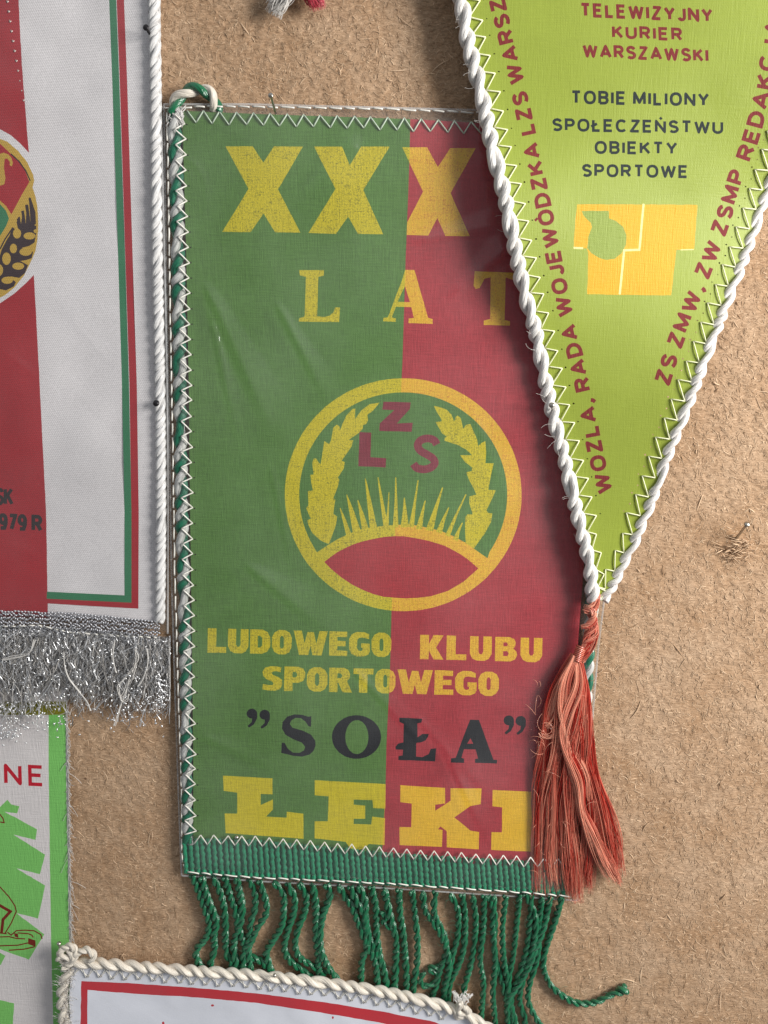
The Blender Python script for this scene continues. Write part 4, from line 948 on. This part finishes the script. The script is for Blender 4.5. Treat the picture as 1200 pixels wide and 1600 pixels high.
for q in range(260):
    pts, th = random.choice(cords); p = resample(pts, 3.0); x, y = p[random.randrange(len(p))]; a = random.uniform(0, 6.28); L = random.uniform(5, 13); t = np.linspace(0, 1, 5); c = random.uniform(-1.5, 1.5)
    tube(g, W(x + np.cos(a + c * t) * (4 + L * t), y + np.sin(a + c * t) * (4 + L * t), 10 + 5 * np.sin(t * 3)), .22 * S, 3, 0, .9, caps=False)
tag(g.build('cord_fuzz', M['green_band'], root), kind='stuff')
# hanging loop of green and white cord, top left
g = Geo(); p = smooth_path([(270, 178), (274, 160), (285, 148), (300, 140), (317, 140), (331, 150), (338, 166), (337, 174)], 1.6)
rope(g, W(p[:, 0], p[:, 1], 10 + 4 * np.sin(np.linspace(0, 3.1, len(p)))), 4.0, 2, 50, 5.4, mats=(0, 1), m=10, phase=2.2)
g.build('hanging_loop', [M['green_yarn'], M['cream_yarn']], root)
g = Geo()
for q in range(60):                                             # bundled cord ends at the corner
    x, y = 277 + random.gauss(0, 5), 184 + random.gauss(0, 7); t = np.linspace(0, 1, 5); a = random.uniform(.6, 2.4); L = random.uniform(8, 20)
    tube(g, W(x + np.cos(a) * L * (t - .5), y + np.sin(a) * L * (t - .5), 15 + 2.5 * np.sin(t * 3)), random.uniform(.7, 1.5) * S, 5, 0, .9)
tag(g.build('cord_end', M['white_yarn'], root), kind='stuff')
# plastic sleeve with creases
SL = [(256, 166), (258, 300), (261, 500), (265, 700), (268, 900), (274, 1100), (279, 1250), (284, 1374)]
SR = [(1004, 180), (985, 500), (962, 760), (945, 930), (935, 1010), (925, 1130), (913, 1280), (903, 1405)]
creases = [(318, 440, 440, 700, 42, 9), (325, 470, 372, 690, 16, 5), (430, 470, 520, 640, 26, 6), (545, 1040, 690, 1190, 26, 6), (640, 1110, 790, 1270, 34, 5),
           (700, 470, 860, 330, 40, 7), (735, 640, 800, 800, 26, 3), (560, 210, 470, 330, 60, 7), (640, 380, 820, 345, 30, 6), (310, 1150, 470, 1215, 34, 6), (380, 880, 520, 990, 40, 7), (690, 1160, 770, 1330, 24, 6), (420, 720, 460, 900, 20, 4)]
def h_f(x, y):
    z = h_c(x, y) + 8.0 + 2.0 * (vn(x * 1.2 + y * .4, y * .8, 120, 71) - .5) + 1.2 * (vn(x + y * .5, y * .6, 45, 72) - .5)
    for (ax, ay, bx_, by_, wd, a) in creases:          # folds: tents that widen along their length
        dx, dy = bx_ - ax, by_ - ay; L2 = dx * dx + dy * dy; t = ((x - ax) * dx + (y - ay) * dy) / L2
        dd = ((x - ax) * dy - (y - ay) * dx) / math.sqrt(L2); tc_ = np.clip(t, 0, 1); ww = wd * (.25 + 1.1 * tc_)
        env = np.clip(t * 8, 0, 1) * np.clip((1 - t) * 2.2, 0, 1)
        z = z + a * env * np.where(dd > 0, np.clip(1 - dd / ww, 0, 1), np.clip(1 + dd / (ww * .35), 0, 1))
    dd = np.abs(np.hypot((x - 285) / 38, (y - 310) / 62) - 1) * 40
    z = z + 1.2 * np.exp(-(dd / 3) ** 2) * (x > 285)
    return z
cols = 170; ysr = np.linspace(0, 1, 300)
tx = np.linspace(0, 1, cols)
gx = np.zeros((len(ysr), cols)); gy = gx.copy()
for a, v in enumerate(ysr):
    yl = 166 + (1372 - 166) * v
    yt = np.interp(tx, [0, .18, .65, 1], [163, 163, 172, 182]); yb = np.interp(tx, [0, .2, .55, 1], [1368, 1377, 1389, 1407])
    yy = yt + (yb - yt) * v
    xl = np.interp(yy, [p[1] for p in SL], [p[0] for p in SL]); xr = np.interp(yy, [p[1] for p in SR], [p[0] for p in SR])
    gx[a] = xl + (xr - xl) * tx; gy[a] = yy
gz = h_f(gx, gy); edgef = np.minimum(np.minimum(gx - gx[:, :1], gx[:, -1:] - gx), np.minimum(gy - gy[:1], gy[-1:] - gy)); e_ = np.clip(edgef / 22, 0, 1); e_ = e_ * e_ * (3 - 2 * e_)
gz = 7 + (gz - 7) * (.25 + .75 * e_)
V = W(gx, gy, gz); ny, nx = gx.shape; i = np.arange(ny - 1)[:, None] * nx; j = np.arange(nx - 1)[None, :]
Q = np.stack([i + j, i + nx + j, i + nx + j + 1, i + j + 1], 2).reshape(-1, 4)
sleeve = mesh('plastic_sleeve', V.reshape(-1, 3), Q, M['film'], root, label='clear plastic sleeve with creases and a stitched rim')
g = Geo()                                                       # thick welded rim of the sleeve
rim = np.vstack([np.stack([gx[::-1, 0], gy[::-1, 0]], 1), np.stack([gx[0], gy[0]], 1), np.stack([gx[:, -1], gy[:, -1]], 1), np.stack([gx[-1, ::-1], gy[-1, ::-1]], 1)])
tube(g, W(rim[:, 0], rim[:, 1], 8.6 + 0 * rim[:, 0]), 1.5 * S, 6)
g.build('sleeve_rim', M['film_edge'], sleeve)
g = Geo(); hs_ = lambda x, y: 13.5 + 0 * x
off = 6
lft = [(SL[i][0] + 5, SL[i][1] + (10 if i == 0 else 0)) for i in range(len(SL) - 1)] + [(284, 1330), (286, 1350), (293, 1363)]
running(g, lft, hs_, 22, 1, 1.3, 0, .8)
running(g, [(293, 1363), (400, 1371), (600, 1380), (797, 1393), (895, 1401)], lambda x, y: 17.5 + 0 * x, 21, 2, 1.15, 0, 1.6)
running(g, [(258, 169), (330, 166), (400, 167), (600, 170), (745, 176), (960, 186)], hs_, 22, 3, 1.15, 0, 1.2)
rr_ = [(x - 8, y) for x, y in SR[3:7]]
running(g, rr_, hs_, 20, 3, .9, 0, .8)
g.build('seam_stitching', M['thread'], sleeve)
g = Geo()                                                       # bright knots of the right hand seam
for y in np.arange(950, 1160, 25.0):
    xk = np.interp(y, [p[1] for p in SR], [p[0] for p in SR]) - 8
    t = np.array([-1, -.3, .3, 1]); tube(g, W(xk - 2 + 2.4 * t, y + t, 14 + (1 - t * t) * 2), np.array([.5, 1.8, 1.8, .5]) * S, 6)
g.build('seam_knots', M['thread'], sleeve)

# ================================================================== GLOSSY WHITE PENNANT WITH RED BORDER, bottom
def h_b(x, y): return 24.0 + 1.6 * np.sin(x / 55.) + 1.3 * (vn(x, y, 22, 83) - .5) + 1.0 * (vn(x, y, 60, 81) - .5) * 2
root = thing('cord_edged_pennant', 'glossy white pennant with red border and knotted cream cord, over the green fringe', 'pennant', W(420, 1580, 0))
topc = [(112, 1506), (150, 1507), (200, 1511), (300, 1519), (400, 1526), (500, 1537), (600, 1552), (690, 1573), (735, 1592), (790, 1625)]
outl = [(x, y + 2) for x, y in topc] + [(800, 1900), (128, 1900), (112, 1640), (108, 1560)]
rb = [(126, 1900), (125, 1640), (127, 1533), (200, 1536), (300, 1543), (400, 1552), (500, 1565), (600, 1581), (680, 1597), (790, 1645)]
ri = [(780, 1662), (690, 1625), (600, 1599), (500, 1582), (400, 1567), (300, 1558), (200, 1552), (137, 1547), (136, 1640), (139, 1900)]
lay = [('rb', [dens(rb + ri, 9, .5)]), ('sp', [ell(332, 1571, 2.5, 1.8, 9), ell(520, 1590, 1.6, 2.2, 9), ell(255, 1599, 2.0, 3.0, 9), ell(590, 1556, 3, 1.2, 9)])]
tg = {None: (('cloth', root, None), M['wsatin']), 'rb': (('printed_border', root, None), M['wred']), 'sp': (('cloth', root, None), M['wred'])}
painted(outl, lay, h_b, tg, 12)
g = Geo(); p = smooth_path(topc, 2); rope(g, W(p[:, 0], p[:, 1] - 2, 26 + 0 * p[:, 0]), 4.6, 2, 52, 5.4, m=10, jit=.25)
g.build('edge_cord', M['cream_yarn'], root)
g = Geo(); p = smooth_path([(108, 1512), (101, 1530), (97, 1555), (100, 1590), (108, 1640), (116, 1720), (122, 1900)], 2.2); rope(g, W(p[:, 0], p[:, 1], 24 + 0 * p[:, 0]), 5, 2, 52, 5.4, m=10, jit=.4)
g.build('edge_cord', M['cream_yarn'], root)
def knot(cx, cy, z, rad, seed, mat, parent, name='knot', loops=3, th=4.2):
    r = np.random.default_rng(seed); g = Geo(); t = np.linspace(0, 2 * np.pi * loops, 110)
    x = cx + rad * (.75 * np.cos(t * 1.0 + seed) + .35 * np.cos(t * 2.33 + 1)); y = cy + rad * (.8 * np.sin(t * 1.0 + seed) + .35 * np.sin(t * 1.66 + 2)); zz = z + rad * .55 * np.sin(t * 1.37 + .5)
    tube(g, W(x, y, zz), th * S, 9); return g.build(name, mat, parent)
knot(104, 1492, 27, 10, 3, M['cream_yarn'], root, th=5.0, loops=2)
g = Geo(); p = smooth_path([(92, 1500), (96, 1484), (112, 1478), (118, 1492), (110, 1506), (98, 1512)], 1.6); rope(g, W(p[:, 0], p[:, 1], 31 + 0 * p[:, 0]), 2.6, 2, 26, 3.6, m=8); g.build('corner_loop', M['cream_yarn'], root)
g = Geo(); p = smooth_path([(112, 1506), (120, 1490), (135, 1484), (146, 1492), (142, 1502)], 1.6); rope(g, W(p[:, 0], p[:, 1], 30 + 0 * p[:, 0]), 2.8, 2, 30, 3.8, m=8); g.build('corner_loop', M['cream_yarn'], root)
knot(722, 1578, 29, 10.5, 5, M['cream_yarn'], root, th=5.2, loops=2)
g = Geo()
for q in range(46):
    a = random.uniform(-2.3, -.7); L = random.uniform(10, 20); t = np.linspace(0, 1, 5); x, y = 722 + random.gauss(0, 6), 1566 + random.gauss(0, 4)
    tube(g, W(x + np.cos(a) * L * t, y + np.sin(a) * L * t * .8, 31 + 3 * np.sin(t * 3)), random.uniform(.5, 1.2) * S, 4, 0, .9, caps=False)
for q in range(420):
    y = random.uniform(1505, 1640); x = np.interp(y, [1505, 1555, 1640], [106, 99, 106]) + random.gauss(0, 5); a = random.uniform(0, 6.28); L = random.uniform(5, 13); t = np.linspace(0, 1, 5)
    tube(g, W(x + np.cos(a) * L * t + 2 * np.sin(t * 4), y + np.sin(a) * L * t, 26 + 9 * random.random() * np.sin(t * 3)), .33 * S, 3, 0, .9, caps=False)
tag(g.build('frayed_fibre', M['fluff'], root), kind='stuff')
g = Geo(); p = resample([(x, y) for x, y in topc if x < 720], 21)
base = [(q[0] - 10, q[1] + 5) for q in p] + [(p[-1][0] + 10, p[-1][1] + 8)]; tips = [(q[0] + 4 + random.uniform(-2, 2), q[1] + 19 + random.uniform(-1.5, 2)) for q in p]
zigzag(g, base, tips, lambda x, y: h_b(x, y) + 1.2, .8)
zigzag(g, [(b[0] + 6, b[1]) for b in base], [(b[0] - 4, b[1] + 1) for b in tips], lambda x, y: h_b(x, y) + 1.8, .7)
g.build('zigzag_stitching', M['thread'], root)

# ================================================================== LIME TRIANGULAR PENNANT
def h_t(x, y):
    u = np.clip(y / 940., -.3, 1)
    return 37 + 7 * np.sin((y - 560) / 130.) * np.clip(u, 0, 1) - 6 * u - .13 * (x - np.interp(y, [0, 940], [975, 933])) * np.sin((y - 840) / 105.) * np.clip(y / 300., .2, 1) + 2.0 * (vn(x, y, 160, 91) - .5) * 2 + .8 * (vn(x, y, 50, 92) - .5) + 3.0 * ((x - np.interp(y, [0, 940], [975, 933])) / 230.) ** 2
root = thing('triangular_pennant', 'lime green triangular pennant with maroon lettering and white cord edge, ending in a tassel', 'pennant', W(940, 450, 0))
TL = [(650, -320), (690, -130), (720, 0), (730, 60), (740, 100), (753, 150), (770, 233), (787, 300), (807, 400), (820, 460), (837, 520), (853, 600), (867, 660), (880, 710), (897, 783), (905, 817), (915, 857), (922, 890), (924, 915), (928, 938)]
TR = [(1390, -320), (1310, -60), (1262, 80), (1222, 220), (1189, 323), (1163, 400), (1137, 467), (1117, 520), (1093, 583), (1067, 650), (1040, 717), (1017, 783), (1005, 810), (990, 847), (973, 880), (957, 913), (942, 938)]
outl = TL + TR[::-1]
kk = 5.4545
def Y(p): return Z(p, 880, 300, kk)
amber = [dens(Y([(120, 105), (1145, 110), (1115, 490), (965, 492), (920, 880), (205, 872), (215, 515), (200, 480), (88, 478), (105, 240)]), 6, .5)]
blob = [dens(Y([(155, 160), (390, 160), (390, 225), (450, 245), (510, 295), (540, 370), (535, 450), (500, 520), (440, 570), (370, 580), (300, 560), (240, 520), (205, 480), (215, 380), (245, 300), (235, 265), (170, 200)]), 6, .4)]
cline = strokes([Y([(685, 100), (650, 492), (520, 497), (482, 872)])], 3.4) + strokes([Y([(88, 476), (170, 479)])], 3.2) + strokes([Y([(1000, 493), (1112, 490)])], 1.5)
up = 21.5
lay = [('amber', amber), ('blob', blob), ('cline', cline)]
lns = [('TELEWIZYJNY', (907, 26.5), (1114, 35.5), (-1, -22.5), 'm'), ('KURIER', (956.5, 60), (1066.5, 64.5), (-.8, -21), 'm'), ('WARSZAWSKI', (911, 90), (1107, 97.5), (-.8, -21.5), 'm'),
       ('TOBIE MILIONY', (892, 162.5), (1108, 166.5), (0, -21.5), 's'), ('SPOŁECZEŃSTWU', (862.5, 205), (1130, 209.5), (0, -20.5), 's'), ('OBIEKTY', (929, 240.5), (1058.5, 242), (0, -20.5), 's'), ('SPORTOWE', (909, 276.5), (1075, 278.5), (0, -20.5), 's')]
tg = {None: (('cloth', root, None), M['lime']), 'amber': (('printed_emblem', root, 'amber block emblem with a green round shape and cream lines'), M['amber']), 'blob': (('printed_emblem', root, 'amber block emblem with a green round shape and cream lines'), M['lime_ink']), 'cline': (('printed_emblem', root, 'amber block emblem with a green round shape and cream lines'), M['cream_ink'])}
for i, (tx_, a, b, u, c) in enumerate(lns):
    lay.append(('t%d' % i, curve_text(tx_, [a, b], u, .225 if c == 'm' else .21, gap=.18, space=.36)))
    tg['t%d' % i] = (('lettering', root, ('maroon' if c == 'm' else 'dark grey') + ' line of lettering ' + tx_, 'lt%d' % i), M['maroon2'] if c == 'm' else M['slate'])
lpath = smooth_path([(958, 768), (940, 690), (924, 605), (900, 507), (881, 417), (865, 335), (847, 250), (828, 163), (815, 105), (797, 32), (788, -5)], 6)
lay.append(('tl', curve_text('WOZLA, RADA WOJEWÓDZKA LZS WARSZ', lpath, 25.5, .235, gap=.13, space=.34)))
lay.append(('tl', curve_text('AWA', [(786, -14), (772, -80)], 25.5, .20, gap=.14)))
rpath = smooth_path([(1046, 604), (1071, 529), (1110, 431), (1137, 360), (1166, 270)], 6)
lay.append(('tr', curve_text('ZS ZMW, ZW ZSMP', rpath, 26, .235, gap=.14, space=.30)))
lay.append(('tr', curve_text('REDAKCJA', smooth_path([(1174, 254), (1188, 212), (1201, 162), (1211, 108), (1223, 32)], 6), 26.5, .235, gap=.14)))
tg['tl'] = (('lettering', root, 'maroon lettering running up the left edge', 'ltl'), M['maroon2']); tg['tr'] = (('lettering', root, 'maroon lettering running up the right edge', 'ltr'), M['maroon2'])
# stitch positions and their needle holes
def along(path, step, start=0):
    p = resample(path, 1.0); idx = np.arange(start, len(p) - 2, step).astype(int); q = p[idx]; d = p[np.minimum(idx + 3, len(p) - 1)] - p[np.maximum(idx - 3, 0)]; d /= np.linalg.norm(d, axis=1)[:, None]
    return q, d
holes = []
ql, dl = along(TL, 29.5, 10); qr, dr = along(TR, 32.0, 12)
tipL = []; baseL = []; tipR = []; baseR = []
for (x, y), (dx, dy) in zip(ql, dl):
    nx_, ny_ = dy, -dx; dep = 29 if y < 840 else 22
    tipL.append((x + nx_ * dep + random.uniform(-1, 1), y + ny_ * dep + random.uniform(-1, 1))); baseL.append((x + nx_ * 9 - dx * 8, y + ny_ * 9 - dy * 8))
    if y < 840: holes.append(ell(x + nx_ * (dep + 6), y + ny_ * (dep + 6) - 1, random.uniform(.9, 1.8), random.uniform(.8, 1.5), 6))
baseL.append((baseL[-1][0] + 2, baseL[-1][1] + 22))
for (x, y), (dx, dy) in zip(qr, dr):
    nx_, ny_ = -dy, dx; dep = 27 if y < 840 else 20
    tipR.append((x + nx_ * dep + random.uniform(-1, 1), y + ny_ * dep + random.uniform(-1, 1))); baseR.append((x + nx_ * 6 - dx * 4, y + ny_ * 6 - dy * 4))
    if y < 840:
        holes.append(ell(x + nx_ * (dep + 5), y + ny_ * (dep + 5) - 1, random.uniform(.9, 1.8), random.uniform(.8, 1.6), 6))
        holes.append(ell(x + nx_ * (dep + 1) - dx * 15, y + ny_ * (dep + 1) - dy * 15, random.uniform(.8, 1.7), random.uniform(.8, 1.4), 6))
baseR.append((baseR[-1][0] - 6, baseR[-1][1] + 18))
painted(outl, lay, h_t, tg, 13, holes=holes)
g = Geo(); p = smooth_path(TL, 1.8); n = len(p); hz_ = h_t(p[:, 0], p[:, 1]) + 1
rope(g, W(p[:, 0], p[:, 1], hz_), 5.3 + .5 * vn(p[:, 1], p[:, 0] * 0, 40, 95), 2, 55, 5.9, m=12, jit=.35)
g.build('edge_cord', M['white_yarn'], root, label='thick twisted white cord on the left edge')
g = Geo(); p = smooth_path(TR, 1.8); n = len(p); hz_ = h_t(p[:, 0], p[:, 1]) - 2
rope(g, W(p[:, 0], p[:, 1], hz_), 4.2 + .5 * vn(p[:, 1], p[:, 0] * 0, 40, 96), 2, 55, 4.8, m=12, jit=.35)
g.build('edge_cord', M['white_yarn'], root, label='thick twisted white cord on the right edge')
g = Geo()
hzz = lambda x, y: float(h_t(np.array(x), np.array(y))) + 1.2
zigzag(g, baseL, tipL, hzz, .95); zigzag(g, baseR, tipR, hzz, .95)
g.build('zigzag_stitching', M['cream_thread'], root)
g = Geo()                                                       # stray hairs on the cord
for q in range(40):
    i = random.randrange(10, len(TL) * 30 - 30); pp = resample(TL, 2.0); i = random.randrange(len(pp)); x, y = pp[i]
    a = random.uniform(2.3, 4.0); L = random.uniform(6, 18); t = np.linspace(0, 1, 6); c = random.uniform(-.9, .9)
    tube(g, W(x + np.cos(a + c * t) * L * t - 6, y + np.sin(a + c * t) * L * t, 40 + 4 * t), .2 * S, 3, 0, .9, caps=False)
tag(g.build('stray_fibre', M['fluff'], root), kind='stuff')
# tassel
tas = Geo(); 
def neckpath():
    return smooth_path([(930, 925), (928, 944), (922, 962), (915, 985), (908, 1005), (900, 1030)], 3)
NP = neckpath()
kn = Geo()
def bundle(g, path, wid, n, zc, tw, r0, r1, tone0=.5, hmin=6, frizz=1.2, zthick=.6, seed=0, ends=12):
    """n silk strands following a path inside an elliptical bundle of half-width wid(t)"""
    r = np.random.default_rng(seed); P0 = smooth_path(path, 5.0); m0 = len(P0); tt = np.linspace(0, 1, m0)
    d = np.gradient(P0, axis=0); d /= np.linalg.norm(d, axis=1)[:, None]; nx_, ny_ = d[:, 1], -d[:, 0]
    wv = np.interp(tt, np.linspace(0, 1, len(wid)), wid); zv = np.interp(tt, np.linspace(0, 1, len(zc)), zc)
    nc = max(3, n // 11); ca = r.uniform(0, 2 * np.pi, nc); cr = np.sqrt(r.random(nc)) * .85; cp = r.uniform(0, 6.28, nc); cf = r.uniform(3, 8, nc); ct_ = np.clip(r.normal(tone0 - .2, .30, nc), 0, 1); cc = r.random(nc)
    for q in range(n):
        k = q % nc; th_ = r.uniform(0, 2 * np.pi); sp_ = .26 * math.sqrt(r.random())
        ang = tw * tt + .5 * np.sin(tt * cf[k] + cp[k])
        bx_ = cr[k] * np.cos(ca[k] + ang) + sp_ * np.cos(th_ + ang * 2) * (1 + .8 * tt); bz_ = cr[k] * np.sin(ca[k] + ang) + sp_ * np.sin(th_ + ang * 2) * (1 + .8 * tt)
        ph = r.uniform(0, 6.28); fr_ = frizz * (.3 + 1.1 * tt)
        ox = bx_ * wv + fr_ * (1.5 * np.sin(tt * cf[k] * 2.2 + cp[k]) + .35 * np.sin(tt * 17 + ph))
        oz = bz_ * wv * zthick + fr_ * .8 * np.cos(tt * cf[k] * 1.7 + cp[k])
        cut = m0 - int((.55 * cc[k] + .45 * r.random() ** 2) * ends / 5.0); cut = max(6, cut)
        x = P0[:, 0] + nx_ * ox; y = P0[:, 1] + ny_ * ox + (r.random() - .5) * 3; z = np.maximum(zv + oz, hmin)
        rr = np.interp(tt, [0, .75, 1], [1, .9, .35]) * r.uniform(r0, r1) * S
        tn = np.clip(ct_[k] + r.normal(0, .12) + 1.6 * np.clip(tt - .86, 0, 1) + .12 * np.sin(tt * cf[k] * 2 + cp[k]), 0, 1)
        tube(g, W(x[:cut], y[:cut], z[:cut]), rr[:cut], 4, 0, np.repeat(tn[:cut], 4), caps=False)
bundle(kn, [(934, 928), (931, 940), (924, 953), (916, 960)], [4, 9, 12, 11], 90, [38, 38, 37, 36], 3.0, .6, 1.0, .55, seed=1, ends=0, frizz=.3)
bundle(kn, [(915, 950), (926, 955), (930, 965), (920, 975), (908, 980)], [4, 6, 6, 6, 4], 60, [36, 42, 44, 42, 38], 3.5, .6, 1.0, .65, seed=2, ends=0, frizz=.3)
bundle(kn, [(927, 968), (926, 985), (920, 1003), (914, 1018), (906, 1032)], [7, 11, 12, 9, 8], 130, [36, 37, 36, 34, 33], 2.2, .6, 1.0, .6, seed=3, ends=0, frizz=.4)
for q in range(9):                                              # thread wrapped round the neck
    y0 = 1012 + q * 2.6; t = np.linspace(0, 1, 9); x = 898 + 16 * t - q * .8 + 3; y = y0 + 8 * t - 4
    tube(kn, W(x, y, 30 + 9 * np.sin(t * np.pi)), 1.4 * S, 5, 0, random.uniform(.3, .7))
tasr = mesh('tassel', np.vstack(kn.V), np.vstack(kn.F), M['silk'], root, uv=np.vstack(kn.U), attr=np.concatenate(kn.T), label='salmon red silk tassel with a twisted neck')
tag(tasr, kind=None)
locks = [([(897, 1024), (878, 1060), (862, 1100), (852, 1170), (843, 1260), (838, 1330), (843, 1402)], [6, 10, 12, 12, 11, 11, 12], 170, [30, 28, 24, 20, 17, 15, 14], .42),
         ([(899, 1024), (888, 1060), (878, 1110), (868, 1190), (862, 1270), (860, 1340), (866, 1398)], [6, 12, 14, 14, 14, 14, 15], 200, [31, 31, 28, 24, 20, 17, 15], .40),
         ([(901, 1024), (902, 1070), (900, 1120), (893, 1200), (887, 1290), (893, 1360), (896, 1412)], [6, 12, 16, 17, 16, 15, 15], 220, [31, 33, 31, 26, 22, 18, 16], .30),
         ([(903, 1026), (910, 1070), (915, 1120), (918, 1190), (922, 1270), (918, 1340), (914, 1396)], [5, 10, 11, 12, 14, 14, 12], 170, [31, 31, 28, 24, 20, 17, 15], .28),
         ([(903, 1026), (913, 1075), (917, 1130), (928, 1210), (945, 1280), (958, 1330), (966, 1372)], [5, 9, 9, 10, 14, 16, 11], 190, [31, 30, 27, 24, 21, 19, 17], .36),
         ([(901, 1026), (905, 1070), (888, 1120), (884, 1160), (903, 1220), (908, 1262), (925, 1305), (948, 1350), (968, 1386)], [5, 9, 9, 8, 9, 5, 8, 10, 9], 150, [34, 38, 38, 37, 36, 36, 32, 27, 23], .62),  # this and the next locks: paler tone paints the silk's highlights into the colour
         ([(899, 1026), (884, 1070), (880, 1120), (892, 1170), (915, 1220), (922, 1250)], [5, 9, 9, 8, 6, 2], 90, [35, 37, 36, 35, 33, 28], .66),
         ([(898, 1026), (874, 1075), (866, 1110), (860, 1140)], [4, 7, 6, 3], 50, [34, 34, 30, 27], .75)]
for li, (pth, wd, n, zc, tn) in enumerate(locks):
    g = Geo(); bundle(g, pth, wd, n, zc, .9, .36, .72, tn, seed=10 + li, ends=46 if li < 6 else 0, frizz=1.7)
    tag(g.build('tassel_strands', M['silk'], tasr, label=None), kind='stuff')
g = Geo()
for q in range(34):
    x, y = random.uniform(840, 935), random.uniform(1060, 1400); a = random.uniform(0, 6.28); L = random.uniform(8, 30); t = np.linspace(0, 1, 8); c = random.uniform(-1.8, 1.8)
    x = x if random.random() < .4 else random.uniform(836, 850)
    tube(g, W(x + np.cos(a + c * t) * L * t, y + np.sin(a + c * t) * L * t, 32 + 8 * np.sin(t * 3)), .25 * S, 3, 0, .9, caps=False)
for q in range(14):                                             # the small curl of loose silk on the left
    t = np.linspace(0, 1, 12); c = 4.6 + random.gauss(0, .3); rr_2 = random.uniform(6, 13)
    tube(g, W(856 + random.gauss(0, 1.5) + rr_2 * np.cos(c * t + 4.2), 1142 + random.gauss(0, 2) + rr_2 * np.sin(c * t + 4.2), 30 + 4 * np.sin(t * 3)), .33 * S, 3, 0, random.uniform(.7, 1), caps=False)
tag(g.build('loose_silk', M['silk'], tasr), kind='stuff')

# ================================================================== TASSEL END AT THE TOP EDGE
root = thing('tassel_end', 'frayed white and pink end of a tassel poking in at the top edge', 'tassel', W(470, -10, 0))
g = Geo(); bundle(g, [(470, -120), (465, -60), (448, -20), (424, 22)], [9, 13, 17, 15], 260, [20, 22, 20, 16], .6, .4, .8, .9, seed=40, ends=30, frizz=2.0)
tag(g.build('white_strands', M['fluff'], root), kind='stuff')
g = Geo(); bundle(g, [(480, -120), (482, -60), (485, -22), (500, 16)], [9, 12, 14, 10], 200, [22, 24, 22, 18], .6, .4, .8, .4, seed=41, ends=30, frizz=1.6)
tag(g.build('pink_strands', M['redfluff'], root), kind='stuff')

# torn board fibres round the bare pin
g = Geo()
for q in range(90):
    x, y = 1152 + random.gauss(0, 9), 858 + random.gauss(0, 9); a = random.uniform(-.7, .9) + (3.14 if random.random() < .5 else 0); L = random.uniform(6, 20); t = np.linspace(0, 1, 5)
    tube(g, W(x + np.cos(a) * L * t, y + np.sin(a) * L * t, .5 + random.uniform(1, 7) * np.sin(t * 2.4)), random.uniform(.3, .9) * S, 4, 0, random.uniform(.1, 1), caps=False)
tag(g.build('torn_fibre', M['fibre'], board), kind='stuff')
# ================================================================== PINS
def pin(label, base, head, hb, hh, r=1.7, hr=3.6, mat='steel', flat=.55):
    root = thing('pin', label, 'pin', W(base[0], base[1], 0), 'steel pins pushed into the board')
    a = W(base[0], base[1], hb); b = W(head[0], head[1], hh)
    g = Geo(); t = np.linspace(0, 1, 7)[:, None]; tube(g, a + (b - a) * t, r * S, 8); g.build('shaft', M[mat], root)
    g = Geo(); d = (b - a) / np.linalg.norm(b - a); n = 9; th = np.linspace(-1, 1, n); C = b + d * (th[:, None] * hr * S * flat)
    # build the head as a sphere flattened along the shaft
    u = np.cross(d, [0, 0, 1.0]); u = u / (np.linalg.norm(u) + 1e-9); v = np.cross(d, u); m = 14; ph = np.arange(m) / m * 2 * np.pi
    rr = np.sqrt(np.clip(1 - th ** 2, .0025, 1)) * hr * S
    P = C[:, None] + rr[:, None, None] * (np.cos(ph)[None, :, None] * u + np.sin(ph)[None, :, None] * v)
    i = np.arange(n - 1)[:, None] * m; j = np.arange(m)[None, :]; k_ = (j + 1) % m
    g.add(P.reshape(-1, 3), np.stack([i + j, i + k_, i + m + k_, i + m + j], 2).reshape(-1, 4)); g.build('head', M[mat], root)
    return root
pin('steel pin in the bare board at the right, leaning up and right', (1149, 843), (1167, 819), -2, 34, 2.0, 4.6)
pin('thin steel pin standing on the top rim of the green and red pennant', (431, 178), (423, 149), 8, 60, 1.7, 3.6)
pin('dark pin in the white cord near the top of the left pennant', (236, 56), (228, 43), 12, 30, 2.0, 4.2, 'dark_pin')
pin('black pin head in the white cord halfway down the left pennant', (249, 634), (244, 630), 12, 22, 1.8, 5.0, 'dark_pin', .7)
pin('pin sunk in the left white cord of the lime triangular pennant', (863, 640), (862, 633), 36, 53, 1.6, 4.2)
pin('small bright pin at the green braid below the letter Ł', (371, 1312), (369.5, 1308), 14, 24, 1.2, 3.3)
pin('pin at the cream cord corner of the bottom pennant', (94, 1484), (92, 1474), 26, 40, 1.4, 3.6)
pin('pin in the cream cord along the top of the bottom pennant', (430, 1526), (429, 1524), 28, 42, 1.4, 3.2)

for o in bpy.data.objects:
    if o.type == 'MESH' and any(k in o.name for k in ('stitching', 'seam_knots', 'drawing_line')): o['kind'] = 'stuff'
